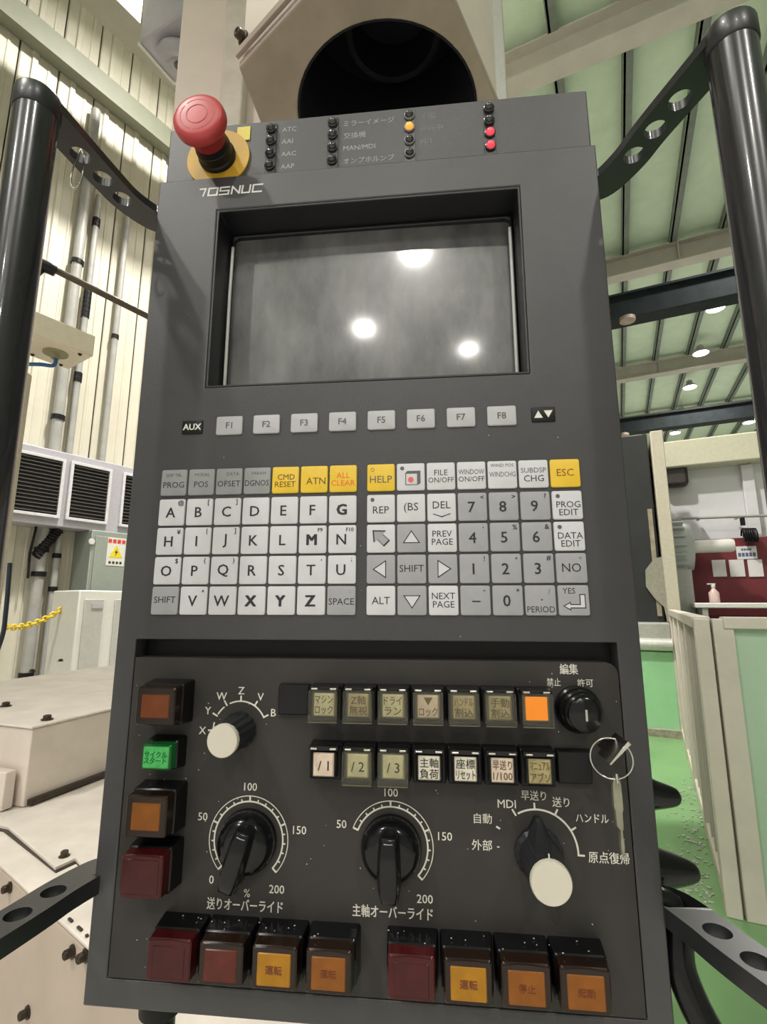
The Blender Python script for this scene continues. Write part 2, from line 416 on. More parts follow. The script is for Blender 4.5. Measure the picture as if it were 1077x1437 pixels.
def text(s, u, v, h, cap, m=None, parent=None, bold=0.0, maxw=None, name='lettering', rel=False, spacing=1.0, line=1.0, tilt=0):
    me = text_mesh(s, cap, bold, maxw, m or INKW, spacing, line)
    o = place(name, me, parent or pend); o.location = Vector((u * mm, -h * mm, v * mm)) if rel else L3(u, v, h)
    if tilt: o.rotation_euler = (0, R(tilt), 0)
    return o

# --- housing
HL, HR, HT, HBm = -209.0, 122.0, 326.0, -231.5
g = MB(); g.prism([rect(HL, HR, HBm, HT), rect(-160.5, 67.2, 151.6, 297), rect(-195.8, 108.6, -217, -23)], -40, 0, LN)
g.build('front_panel', PANEL, pend, bevel=0.0009, seg=2)
g = MB(); g.prism([rect(HL + 1, HR - 1, HBm + 1, 382)], -150, -40, LN); g.build('rear_housing', PANEL, pend, bevel=0.002)
g = MB(); g.prism([rect(HL, HR, HT, 382.5)], -40, -8, LN); g.build('lamp_panel', PANEL, pend, bevel=0.0009)
g = MB(); g.prism([rect(-195.8, 108.6, -217, -23)], -40, -13, LN); g.build('groove_floor', BLK, pend)
pl = rect(-195.2, 108.0, -216.4, -34.6)
pl = [(-195.2, -216.4), (108.0, -216.4)] + [(108 - 7 + 7 * math.cos(R(a)), -34.6 - 7 + 7 * math.sin(R(a))) for a in range(0, 91, 15)] + [(-195.2, -34.6)]
g = MB(); g.prism([pl], -13, -0.4, LN); g.build('lower_plate', PLATE, pend, bevel=0.0008)
# --- screen
g = MB(); g.prism([rect(-160.4, 67.1, 151.7, 296.9), rect(-158.6, 65.4, 153.4, 295.2)], -38, -0.6, LN); sb = g.build('screen_bezel', BEZ, pend, bevel=0.0005)
g = MB(); g.prism([rect(-158.6, 65.4, 153.4, 295.2), rrect(-46.6, 223.6, 220, 138, 4, 4)], -38, -25, LN); g.build('inner_frame', BEZ, sb, bevel=0.001)
for uu in (-155.6, 62.3):
    g = MB(); g.tube([L3(uu, 154, -22), L3(uu, 240, -21), L3(uu, 281, -22)], 1.3 * mm, 10); g.build('glint_strip', mat('glint_pale', (0.55, 0.55, 0.53), 0.3, var=0.1), sb, smooth=60)  # pale rods draw the glint along the bezel's inner step
g = MB(); nx, ny = 28, 18; vs = []
for j in range(ny + 1):
    for i in range(nx + 1):
        x = -157 + 221 * i / nx; y = 152 + 142 * j / ny
        h = -27 - 1.2 * (((x + 46.6) / 110) ** 2 + ((y - 222) / 70) ** 2)
        vs.append(L3(x, y, h))
g.add(vs, [(j * (nx + 1) + i, j * (nx + 1) + i + 1, (j + 1) * (nx + 1) + i + 1, (j + 1) * (nx + 1) + i) for j in range(ny) for i in range(nx)])
sc = g.build('screen', GLASS, pend, smooth=80); sc['label'] = 'dark dusty screen glass with lamp reflections'
# maker's lettering
LOGO = mat('logo_white', (0.75, 0.75, 0.75), 0.4, var=0.05)
def strokes(segs, u0, v0, sl=0.12, wd=0.62):
    g = MB()
    for i, (x0, y0, x1, y1) in enumerate(segs):
        a = Vector((x0 + y0 * sl, y0)); b = Vector((x1 + y1 * sl, y1)); d = (b - a).normalized(); n = Vector((-d.y, d.x)) * wd; a = a - d * wd * 0.9; b = b + d * wd * 0.9
        g.prism([[(u0 + p.x, v0 + p.y) for p in (a + n, a - n, b - n, b + n)]], -0.02, 0.05 + 0.012 * (i % 4), LN)
    return g
LH = 6.2
logo = [[(0, LH, 4.4, LH), (4.4, LH, 3.2, 0)], [(0, 0, 0, LH), (0, LH, 7, LH), (7, LH, 7, 0), (7, 0, 0, 0)],
        [(7, LH, 0, LH), (0, LH, 0, LH / 2), (0, LH / 2, 7, LH / 2), (7, LH / 2, 7, 0), (7, 0, 0, 0)],
        [(0, 0, 0, LH), (0, LH, 6, 0), (6, 0, 6, LH)], [(0, LH, 0, 0), (0, 0, 6, 0), (6, 0, 6, LH)], [(7, LH, 0, LH), (0, LH, 0, 0), (0, 0, 7, 0)]]
for segs, uo in zip(logo, (-175.6, -168.4, -159.2, -149.6, -141.4, -133.0)): strokes(segs, uo, 310.2).build('logo_letter', LOGO, pend)


# --- keypad
def key_mesh(w, h, m, r=1.3, t=1.3):
    g = MB()
    rings = [[Vector((x * mm, -e * mm, y * mm)) for x, y in rrect(0, 0, w - k, h - k, r)] for k, e in ((0, -0.3), (0, t - 0.45), (0.3, t - 0.12), (0.9, t))]
    g.loft(rings, False, True)
    me = g.mesh('key'); me.materials.append(m); shade(me, 50); return me
KM = {c: key_mesh(18.4, 18.3, m) for c, m in dict(w=KEYW, g=KEYG, m=KEYM, y=KEYY).items()}
KT = 1.34
def key(u, v, c, legs):
    o = place('key', KM[c], pend, loc=L3(u, v, 0))
    for t in legs:
        s, cap, du, dv = t[:4]; m = t[4] if len(t) > 4 else INK; b = t[5] if len(t) > 5 else 0.0
        text(s, du, dv, KT, cap, m, o, b, 16.6, 'legend', True, line=0.8)
    return o
def shape_leg(o, loops, m, h=KT, name='symbol', t=0.06):
    g = MB(); g.prism(loops, h, h + t, lambda a, b, e: Vector((a * mm, -e * mm, b * mm))); g.build(name, m, o)
UL = [-177.2 + 19.72 * i for i in range(7)]
UR = [-33.5 + 19.72 * i for i in range(7)]
VR = [82.0, 61.2, 41.4, 21.6, 1.9]
def big(s, sup=None, b=0.12, cap=7.2):
    l = [(s, cap, -0.6, -0.2, INK, b)]
    if sup: l.append((sup, 3.2 if len(sup) == 1 else 2.6, 6.3 if len(sup) == 1 else 5.0, 6.2, INK, 0.06))
    return l
rows = [
 [('m', [('DSP TBL', 2.3, 0, 5.2, INKG), ('PROG', 4.3, 0, -1.6)]), ('m', [('MODAL', 2.3, 0.5, 5.2, INKG), ('POS', 4.3, 0, -1.6)]),
  ('m', [('DATA', 2.5, 2.5, 5.2, INKG), ('OFSET', 4.2, 0, -1.6)]), ('m', [('PARAM', 2.3, 1, 5.2, INKG), ('DGNOS', 4.2, 0, -1.6)]),
  ('y', [('CMD', 4.0, 0.5, 2.0, mat('ink_dark_brown', (0.12, 0.05, 0.0), 0.5)), ('RESET', 4.0, 0, -3.0, MATS['ink_dark_brown'])]), ('y', [('ATN', 4.8, 1.2, -1.2, MATS['ink_dark_brown'])]), ('y', [('ALL', 4.0, 0, 2.2, INKR), ('CLEAR', 4.0, 0, -3.0, INKR)])],
 [('w', big('A', '@')), ('w', big('B', '[')), ('w', big('C', ']')), ('w', big('D')), ('w', big('E')), ('w', big('F')), ('w', big('G', None, 0.42))],
 [('w', big('H', '¥')), ('w', big('I', '|')), ('w', big('J', ']')), ('w', big('K')), ('w', big('L')), ('w', big('M', 'F9', 0.42)), ('w', big('N', 'F10'))],
 [('w', big('O', '$')), ('w', big('P', '(')), ('w', big('Q', ')')), ('w', big('R')), ('w', big('S')), ('w', big('T', ',')), ('w', big('U', ';'))],
 [('g', [('SHIFT', 4.4, 0, 0.6)]), ('w', big('V', '^')), ('w', big('W')), ('w', big('X', None, 0.42)), ('w', big('Y', None, 0.42)), ('w', big('Z', None, 0.42)), ('g', [('SPACE', 4.3, 0, -0.6), (':', 3.0, 5.5, 5.8, INKG)])],
]
for r, row in enumerate(rows):
    for i, (c, l) in enumerate(row): key(UL[i], VR[r], c, l)
DOT = ('●', 2.6, -5.6, 5.8, INKG)
tri_u = [(-5.6, -3.2), (5.6, -3.2), (0, 5.2)]
def sc_(l, k, dx=0, dy=0):
    cx = sum(p[0] for p in l) / len(l); cy = sum(p[1] for p in l) / len(l)
    return [((x - cx) * k + cx + dx, (y - cy) * k + cy + dy) for x, y in l]
rowsR = [
 [('y', [('HELP', 5.0, 0, -1.2, INKG), ('○', 2.4, -5.6, 5.4, INKG)]), ('w', [DOT]), ('w', [('FILE', 3.9, 0, 2.4), ('ON/OFF', 3.6, 0, -2.6)]), ('w', [('WINDOW', 3.5, 0, 2.4, INKG), ('ON/OFF', 3.6, 0, -2.4)]),
  ('w', [('WIND POS', 2.2, 0, 6.2, INKG), ('WINDCHG', 3.4, 0, 0.2, INKG)]), ('w', [('SUBDSP', 3.4, 0, 2.4, INKG), ('CHG', 4.4, 0, -3.0)]), ('y', [('ESC', 4.9, 0, 0.4, mat('ink_rust', (0.25, 0.07, 0.0), 0.5))])],
 [('w', [('REP', 5.0, 0, -1.0, INK), DOT]), ('w', [('(BS', 5.4, 0, 0)]), ('w', [('DEL', 5.0, 0, 1.6)]), ('g', big('7', '<')), ('g', big('8', '>')), ('g', big('9', '?')), ('w', [('PROG', 4.2, 0.6, 0.4), ('EDIT', 4.2, 0.6, -4.6), DOT])],
 [('w', []), ('g', []), ('w', [('PREV', 4.2, 0, 2.6), ('PAGE', 4.2, 0, -2.6)]), ('g', big('4', "'")), ('g', big('5', '%')), ('g', big('6', '&')), ('w', [('DATA', 4.2, 0.6, 0.4), ('EDIT', 4.2, 0.6, -4.6), DOT])],
 [('g', []), ('g', [('SHIFT', 4.6, 0, 0.4)]), ('g', []), ('g', big('1', '!')), ('g', big('2', '"')), ('g', big('3', '#')), ('g', [('NO', 5.6, 0, 0.2), ('=', 2.6, 5.6, 6.2, INKG)])],
 [('w', [('ALT', 4.8, 0, 0)]), ('g', []), ('w', [('NEXT', 4.2, 0, 2.8), ('PAGE', 4.2, 0, -2.4)]), ('g', [('–', 7, 0.5, -0.6, INK, 0.1), ('+', 3, 5.6, 6.0, INKG)]), ('g', big('0', '*')), ('g', [('.', 5, 0.8, 0.4, INK, 0.1), ('/', 3.4, 5.4, 5.4, INKG), ('PERIOD', 3.8, 0, -5.4)]), ('g', [('YES', 3.6, -2.6, 5.8)])],
]
KR = {}
for r, row in enumerate(rowsR):
    for i, (c, l) in enumerate(row): KR[r, i] = key(UR[i], VR[r], c, l)
def arrow_sym(o, pts):
    shape_leg(o, [pts], INK, KT); shape_leg(o, [sc_(pts, 0.80)], KEYW, KT + 0.05, 'symbol_fill')
arrow_sym(KR[2, 1], tri_u)
arrow_sym(KR[4, 1], [(x, -y) for x, y in tri_u])
arrow_sym(KR[3, 0], [(-y * 1.05, x * 1.05) for x, y in tri_u])
arrow_sym(KR[3, 2], [(y * 1.05, x * 1.05) for x, y in tri_u])
ar = [(-5.5, 5.5), (3.4, 5.2), (1.2, 3.0), (6.0, -1.4), (2.0, -5.4), (-2.6, -0.6), (-4.8, -2.8)]
shape_leg(KR[2, 0], [ar], INK); shape_leg(KR[2, 0], [sc_(ar, 0.82)], KEYG, KT + 0.05, 'symbol_fill')
en = [(-6.6, -3.4), (-1.8, -0.8), (-1.8, -2.2), (3.4, -2.2), (3.4, 3.8), (7.0, 3.8), (7.0, -4.8), (-1.8, -4.8), (-1.8, -6.2)]
shape_leg(KR[4, 6], [en], INK)
shape_leg(KR[4, 6], [[(-5.5, -3.45), (-2.3, -1.7), (-2.3, -2.8), (4.0, -2.8), (4.0, 3.2), (6.4, 3.2), (6.4, -4.2), (-2.3, -4.2), (-2.3, -5.2)]], KEYW, KT + 0.05, 'symbol_fill')
shape_leg(KR[1, 2], [[(-5.6, -4.6), (-2.5, -5.6), (0, -6.6), (2.5, -5.6), (5.6, -4.6), (5.6, -4.0), (2.5, -5.0), (0, -5.9), (-2.5, -5.0), (-5.6, -4.0)]], INK)
# the little cabinet drawing on the key beside HELP
k = KR[0, 1]
shape_leg(k, [rect(-3.6, 4.6, -5.6, 2.6), rect(-3.1, 4.1, -5.1, 2.1)], INKG)
shape_leg(k, [[(-3.6, 2.6), (-2.2, 4.0), (6.4, 4.0), (6.4, -4.4), (4.6, -5.6), (4.6, 2.6)]], INKG)
shape_leg(k, [circ(0, -2, 1.9, 18)], mat('dot_red', (0.7, 0.12, 0.1), 0.5, var=0.05))
# function keys
KF = key_mesh(18.8, 13.4, KEYF)
for i in range(8):
    o = place('function_key', KF, pend, loc=L3(-140 + 26.68 * i, 122.2, 0)); text('F%d' % (i + 1), 0, 0, KT, 4.6, INKG, o, 0.08, 14, 'legend', True)
KB = key_mesh(15.2, 10.2, BLK, 0.8, 0.8)
o = place('function_key', KB, pend, loc=L3(-167.2, 122.2, 0)); text('AUX', 0, 0, 0.85, 4.6, INKW, o, 0.15, 13, 'legend', True)
o = place('function_key', KB, pend, loc=L3(73.6, 122.2, 0))
shape_leg(o, [[(-6, -2.4), (-0.4, -2.4), (-3.2, 2.6)]], INKW, 0.82); shape_leg(o, [[(0.3, 2.6), (6.0, 2.6), (3.1, -2.4)]], INKW, 0.82)

# --- indicator lamps on the top strip
ledc = [(-122.8, ['ATC', 'AAI', 'AAC', 'AAP'], INKF), (-72.8, ['ミラーイメージ', '交換機', 'MAN/MDI', 'オンプホルンプ'], INKF), (-12.4, ['準備', '運転中', 'M/T', ''], None), (48.6, ['', '', '', ''], None)]
INKV = mat('ink_glare_faint', (0.16, 0.16, 0.17), 0.5, var=0.2, scale=300)  # dim ink: glare over this lettering is put into the colour
ledv = [373.6, 362.4, 350.8, 339.2]
LSTR = mat('led_strip_black', (0.025, 0.025, 0.028), 0.35, var=0.3)
for ci, (u, tx, im) in enumerate(ledc):
    top = 379 if ci != 3 else 356
    g = MB(); g.prism([rect(u - 4.4, u + 4.4, 331, top)], -8, -6.9, LN); g.build('lamp_strip', LSTR, pend, bevel=0.0004)
    for r, v in enumerate(ledv):
        m = LEDK
        if ci == 2 and r == 1: m = LEDO
        if ci == 3 and r >= 2: m = LEDR
        g = MB(); g.lathe([(4.1 * mm, 0), (4.1 * mm, 1.6 * mm), (3.4 * mm, 2.0 * mm), (3.3 * mm, 1.7 * mm)], L3(u, v, -7.2), OUT, 20)
        rim = g.build('indicator_lamp', LEDK if ci != 2 else mat('led_rim_grey', (0.22, 0.22, 0.22), 0.35), pend, smooth=40)
        g = MB(); g.lathe([(3.3 * mm, 0), (3.2 * mm, 1.2 * mm), (2.5 * mm, 2.5 * mm), (1.3 * mm, 3.2 * mm), (0.01 * mm, 3.4 * mm)], L3(u, v, -6.2), OUT, 18)
        g.build('lamp_lens', m, rim, smooth=60)
        if tx[r]:
            wd = {0: 14, 1: 40, 2: 18}[ci]
            n = len(tx[r]); wv = min(wd, n * 7.2)
            to = text(tx[r], u + 8 + wv / 2, v - 0.5, -7.95, 4.4, im or INKV, maxw=wv)
            xs = [q.co.x for q in to.data.vertices]; to.location.x = (u + 8.5) * mm - min(xs)

# --- emergency stop
EU, EV = -165.8, 351.0
ring = [(EU + 26 * math.cos(R(a)), EV + 26 * math.sin(R(a))) for a in range(0, 360, 8)]
g = MB(); g.prism([ring], -8, -6.4, LN); est = g.build('emergency_stop', YEL, pend, bevel=0.0004); est['label'] = 'red mushroom stop button on a yellow ring'
def lathe_part(name, prof, c, m, parent, n=36, sm=40):
    g = MB(); g.lathe([(r * mm, e * mm) for r, e in prof], c, OUT, n); return g.build(name, m, parent, smooth=sm)
EC = L3(EU, EV, -6.4)
lathe_part('collar', [(15, 0), (15, 3), (14, 4), (14, 10), (13.4, 10.5), (13.2, 15)], EC, BLK, est)
lathe_part('stem', [(12.9, 14), (12.8, 21), (13.5, 24), (16.5, 26.2)], EC, REDD, est)
lathe_part('mushroom_cap', [(14, 25.5), (17.6, 26), (19.2, 27), (19.8, 29), (19.8, 32), (19.2, 34.2), (17.8, 35.6), (15.4, 36.2), (8, 36.6), (0.01, 36.7)], EC, RED, est, 48, 60)
def arc_prism(c, r0, r1, a0, a1, e0, e1, n=24):
    o = [(c[0] + r1 * math.cos(R(a0 + (a1 - a0) * k / n)), c[1] + r1 * math.sin(R(a0 + (a1 - a0) * k / n))) for k in range(n + 1)]
    i = [(c[0] + r0 * math.cos(R(a1 + (a0 - a1) * k / n)), c[1] + r0 * math.sin(R(a1 + (a0 - a1) * k / n))) for k in range(n + 1)]
    return o + i
g = MB()
for a0, a1 in ((20, 130), (140, 250), (260, 370)): g.prism([arc_prism((EU, EV), 12.2, 13.0, a0, a1, 0, 0)], 29.0, 30.05, LN)
g.prism([circ(EU, EV, 8.2, 30), circ(EU, EV, 7.5, 30)], 29.2, 30.4, LN)
g.build('turn_arrows', REDD, est)
g = MB(); g.prism([rect(-151.5, -140.5, 366, 379)], -8, -7.2, LN); g.build('yellow_tag', YELT, pend, bevel=0.0003)

# --- square push buttons
def frus(w0, h0, w1, h1, e0, e1, r=1.6, mid=None):
    rings = []
    for w, h, e in ((w0, h0, e0), (w1, h1, e1 - 0.8), (w1 - 1.4, h1 - 1.4, e1)):
        rings.append([Vector((x * mm, -e * mm, y * mm)) for x, y in rrect(0, 0, w, h, r, 3)])
    return MB().loft(rings)
def push_button(u, v, w, h, depth, lens, rim, plate=(0.66, 0.66), leg=None, off=(0, 0), lip=True):
    o = frus(w + 2.5, h + 2.5, w + 0.6, h + 0.6, -0.4, depth * 0.62).build('push_button', BLKG, pend, smooth=35, loc=L3(u, v, 0))
    frus(w - 0.5, h - 0.5, w - 1.6, h - 1.6, depth * 0.5, depth).build('lens_rim', rim, o, smooth=35)
    if lip:
        g = MB(); n = 8; x0 = w / 2 - 1.6
        pts = [Vector(((-x0 + 2 * x0 * k / n) * mm, -(depth - 0.1) * mm, (h / 2 - 2.2 + 0.9 * math.sin(math.pi * k / n)) * mm)) for k in range(n + 1)]
        g.tube(pts, 0.28 * mm, 6); g.build('lip', rim, o, smooth=60)
    pw_, ph_ = w * plate[0], h * plate[1]
    frus(pw_, ph_, pw_ - 0.6, ph_ - 0.6, depth - 0.6, depth + 0.5, 0.7).build('lens', lens, o, smooth=35, loc=Vector((off[0] * mm, 0, off[1] * mm)))
    if leg: text(leg[0], off[0], off[1], depth + 0.55, leg[1], leg[2], o, 0.1, pw_ - 3, 'legend', True, line=0.85)
    return o
push_button(-167.6, -60.6, 26, 23.5, 20, AMB0, DKAMB, (0.72, 0.62), lip=False)
push_button(-167.4, -90.6, 20, 16, 15, GRNL, DKGRN, (0.86, 0.82), ('サイクル\nスタート', 2.9, mat('ink_green', (0.0, 0.12, 0.03), 0.5)), lip=False)
push_button(-168.2, -121.2, 26.5, 24, 20, AMB1, DKAMB, (0.7, 0.66), lip=False)
push_button(-168.2, -152.4, 26.5, 24, 20, REDL, REDL, (0.84, 0.8))
INKBL = mat('ink_burnt', (0.16, 0.035, 0.01), 0.5, var=0.2)
bot = [(-148.6, REDL, REDL, None), (-119.0, mat('lens_dull_red', (0.10, 0.016, 0.008), 0.25, var=0.3, scale=80, spec=0.3), DKAMB, None), (-89.2, AMB2, DKAMB, ('運転', 3.4, INKBL)), (-59.4, AMB1, DKAMB, ('運転', 3.2, AMB0)),
       (-15.4, REDL, REDL, None), (14.2, AMB2, DKAMB, ('運転', 3.4, INKBL)), (43.6, AMB1, DKAMB, ('停止', 3.2, AMB0)), (73.0, AMB1, DKAMB, ('起動', 3.2, AMB0))]
for u, l, r_, leg in bot: push_button(u, -192.6, 26.5, 22.5, 20, l, r_, (0.74, 0.74), leg, (0, -0.6))

# --- legend buttons in two rows, some under flip covers
row1 = [(['マシン', 'ロック'], 0, INKB), (['Z軸', '無視'], 1, INKB), (['ドライ', 'ラン'], 0, INKB), (['▼', 'ロック'], 3, INKB), (['ハンドル', '割込'], 1, INKB), (['手動', '割込'], 1, INKB), (None, 'lit', None)]
row2 = [(['/ 1'], 3, INK), (['/ 2'], 0, INK), (['/ 3'], 0, INK), (['主軸', '負荷'], 2, INK), (['座標', 'リセット'], 2, INK), (['早送り', '1/100'], 3, INKB), (['マニュアル', 'アブソ'], 4, INKB)]
GOLD = mat('cover_edge_olive', (0.085, 0.075, 0.035), 0.2, var=0.3, coat=0.5)
def legend_button(u, v, leg, pm, im, cover):
    g = frus(20.2, 20.2, 19.2, 19.6, -0.4, 8, 0.8); o = g.build('legend_button', BLK, pend, smooth=35, loc=L3(u, v, 0))
    frus(15.6, 15.6, 15.0, 15.0, 7.5, 13.4, 0.8).build('button_frame', GOLD if cover else BLKG, o, smooth=35)
    m = ORGL if pm == 'lit' else PAP[pm]
    frus(12.6, 13.2, 12.2, 12.8, 13, 14.2, 0.5).build('legend_plate', m, o, smooth=35)
    if leg:
        n = len(leg)
        for k, s in enumerate(leg): text(s, 0, (2.9 - 5.8 * k) if n > 1 else -0.4, 14.25, 4.0 if n > 1 else 5.4, im, o, 0.05, 10.6, 'legend', True)
    if cover:
        # clear flip cover: five thin walls
        g = MB(); lp = lambda a, b, e: Vector((a * mm, -e * mm, b * mm))
        g.prism([rrect(0, -0.4, 17.4, 18.2, 1.0, 2)], 17.2, 18.2, lp)
        for x in (-1, 1): g.prism([rect(x * 8.3 - 0.4, x * 8.3 + 0.4, -9.2, 8.4)], 9, 17.2, lp)
        g.prism([rect(-8.6, 8.6, -9.5, -8.7)], 9, 17.2, lp)
        g.build('clear_cover', CLEAR, o)
        # olive rim along the cover's lower edge
        g = MB(); g.prism([rect(-8.4, 8.4, -9.45, -8.9)], 17.0, 18.3, lp)
        g.build('cover_rim', GOLD, o)
    g = MB(); lp = lambda a, b, e: Vector((a * mm, -e * mm, b * mm))
    top = 10.2
    for x in (-1, 1): g.tube([Vector(((x * 5.6 + d) * mm, -15.2 * mm, (top - 1.2) * mm)) for d in (-1.8, 1.8)], 0.7 * mm, 8)
    g.build('hinge', STEEL, o, smooth=50)
    g = MB(); g.prism([rect(-8.8, 8.8, 7.8, 10.2)], 6, 14.6, lp); g.build('hinge_block', BLKG, o, bevel=0.0004)
    return o
B1 = [-66.0 + 20.5 * i for i in range(7)]
for i, (l, p, im) in enumerate(row1): legend_button(B1[i], -58.8, l, p, im, True)
for i, (l, p, im) in enumerate(row2): legend_button(B1[i] + (0.4 if i == 0 else 0), -92.0, l, p, im, i in (1, 2))
for u, v in ((-87.4, -58.4), (78.4, -92.2)):
    frus(20, 18.4, 19.2, 17.6, -0.4, 4, 1.0).build('blank_cover', BLK, pend, smooth=35, loc=L3(u, v, 0))

# --- selector knobs
HF = 0.0
def fluted(c, prof, n, depth, m, parent, name):
    rings = []
    for r, e in prof:
        rg = []
        for k in range(n * 4):
            a = 2 * math.pi * k / (n * 4); rr = r - (depth if k % 4 in (0, 1) else 0)
            rg.append(c + Vector((rr * math.cos(a) * mm, -e * mm, rr * math.sin(a) * mm)))
        rings.append(rg)
    return MB().loft(rings).build(name, m, parent, smooth=30)
K1 = (-122.4, -77.6)
c = L3(*K1, 0)
k1 = fluted(c, [(11, 0), (11, 2), (10.0, 4), (9.4, 23)], 14, 0.7, KNOB, pend, 'selector_knob')
lathe_part('knob_cap', [(9.2, 22.6), (9.2, 25.4), (8.8, 26.0), (0.01, 26.1)], c, CREAM, k1, 32, 40)
K2 = (56.3, -138.6)
c = L3(*K2, 0)
k2 = fluted(c, [(13.5, 0), (13.5, 3), (11.6, 5), (10.4, 30)], 16, 0.35, KNOB, pend, 'selector_knob')
g = MB()
g.loft([[c + Vector((x * mm, -e * mm, y * mm)) for x, y in pts] for e, pts in ((0, [(-9, 6), (9, 6), (1.5, 19), (-1.5, 19)]), (8, [(-9, 5), (9, 5), (1.2, 18), (-1.2, 18)]), (29.5, [(-8, 4), (8, 4), (0.6, 11.2), (-0.6, 11.2)]))])
g.build('pointer', KNOB, k2)
g = MB(); g.prism([rect(56.0, 56.6, -138.6 + 9.6, -138.6 + 12.2)], 29.0, 30.0, LN); g.build('pointer_mark', INKW, k2)
lathe_part('knob_cap', [(10.4, 29.8), (10.4, 32.2), (9.9, 33), (0.01, 33.1)], c, CREAM, k2, 36, 40)
# printed arcs
def ticks(g, c, r0, r1, angs, w=0.55):
    for a in angs:
        ca, sa = math.cos(R(a)), math.sin(R(a))
        g.prism([[(c[0] + r0 * ca + w * sa, c[1] + r0 * sa - w * ca), (c[0] + r1 * ca + w * sa, c[1] + r1 * sa - w * ca), (c[0] + r1 * ca - w * sa, c[1] + r1 * sa + w * ca), (c[0] + r0 * ca - w * sa, c[1] + r0 * sa + w * ca)]], -0.42, -0.33, LN)
g = MB(); ang1 = [182, 152, 122, 90, 58, 27]
for a0, a1 in ((166, 182), (128, 148), (27, 115)): g.prism([arc_prism(K1, 16.6, 17.5, a0, a1, 0, 0)], -0.42, -0.34, LN)
ticks(g, K1, 16.6, 20.4, ang1, 0.5); g.build('dial_scale', INKW, pend)
for s, a in zip('XYWZVB', ang1): text(s, K1[0] + 24 * math.cos(R(a)), K1[1] + 23.4 * math.sin(R(a)), -0.33, 4.7, bold=0.05)
g = MB(); ang2 = [176, 152, 122, 92, 62, 32, -2]
g.prism([arc_prism(K2, 21.6, 22.6, -2, 118, 0, 0)], -0.42, -0.34, LN)
ticks(g, K2, 21.6, 25.6, ang2[2:], 0.5); ticks(g, K2, 23.6, 26, [ang2[1]], 0.5); ticks(g, K2, 21.6, 23, [ang2[0]], 0.3); g.build('dial_scale', INKW, pend)
for s, a, r, wd, cap in (('外部', 176, 31.5, 11.5, 4.4), ('自動', 152, 34.5, 11, 4.2), ('MDI', 124, 29.5, 10.5, 4.6), ('早送り', 92, 29.5, 14, 4.2), ('送り', 62, 30, 9.5, 4.2), ('ハンドル', 31, 36, 18, 4.0), ('原点復帰', -2, 38.5, 22, 4.6)):
    text(s, K2[0] + r * math.cos(R(a)), K2[1] + r * math.sin(R(a)), -0.33, cap, maxw=wd, bold=0.03)
# --- override dials
def dial(c, a0, a1, nt, majors, labels, name_txt, ptr, off):
    g = MB()
    g.prism([arc_prism(c, 24.1, 24.6, a0, a1, 0, 0, 60)], -0.42, -0.34, LN)
    g.prism([arc_prism(c, 20.8, 21.7, a0, a1, 0, 0, 60)], -0.42, -0.34, LN)
    tk = [a0 + (a1 - a0) * k / nt for k in range(nt + 1)]
    ticks(g, c, 21.2, 22.9, [a for k, a in enumerate(tk) if k not in majors], 0.4)
    ticks(g, c, 21.0, 24.5, [tk[k] for k in majors], 0.5)
    g.build('dial_scale', INKW, pend)
    for s, a, r in labels: text(s, c[0] + r * math.cos(R(a)), c[1] + r * math.sin(R(a)), -0.33, 4.6, bold=0.03)
    text(name_txt, c[0] + off[0], c[1] + off[1], -0.33, 5.0, maxw=46, bold=0.08)
    cc = L3(c[0], c[1], 0)
    o = lathe_part('override_knob', [(17.6, -0.3), (17.6, 3), (16.8, 6), (15.6, 9), (13.6, 11.5), (9, 13), (0.01, 13.4)], cc, BLKG, pend, 40, 60)
    # pointed grip across the knob
    p = R(ptr); dx, dy = math.cos(p), math.sin(p)
    def pt(along, side, e): return cc + Vector(((along * dx - side * dy) * mm, -e * mm, (along * dy + side * dx) * mm))
    rings = []
    for a, wd, hh in ((-14, 3.6, 12.5), (-12, 5.2, 19), (-4, 6.2, 22), (6, 6.5, 22.5), (15, 6.2, 21.5), (20.5, 5.2, 19), (23, 3.6, 14)):
        rings.append([pt(a, -wd, 2), pt(a, -wd, hh * 0.75), pt(a, -wd * 0.7, hh), pt(a, wd * 0.7, hh), pt(a, wd, hh * 0.75), pt(a, wd, 2)])
    g = MB(); g.loft(rings); g.build('grip', BLKG, o, bevel=0.0009, seg=3)
    g = MB(); g.tube([pt(-10 + 0.1, -2.4, 20.6), pt(-10, 0, 21.2), pt(-10 + 0.1, 2.4, 20.6)], 0.25 * mm, 6); g.build('grip_mark', mat('grip_mark_grey', (0.25, 0.25, 0.25), 0.3), o)
    return o
D1 = (-113.6, -139.6); D2 = (-27.4, -139.4)
dial(D1, 223, -43, 20, (0, 5, 10, 15, 20), (('0', 226, 31), ('50', 158, 31.5), ('100', 90, 29.5), ('150', 12, 32), ('200', -54, 31.5)), '送りオーバーライド', 253, (-0.5, -34.8))
dial(D2, 158, -43, 15, (0, 5, 10, 15), (('50', 160, 31.5), ('100', 90, 29.0), ('150', 12, 32), ('200', -54, 32.5)), '主軸オーバーライド', 270, (0.5, -34.0))
text('%', D1[0] + 0.6, D1[1] - 28.4, -0.33, 4.4)
text('%', D2[0] + 0.6, D2[1] - 28.4, -0.33, 4.4)
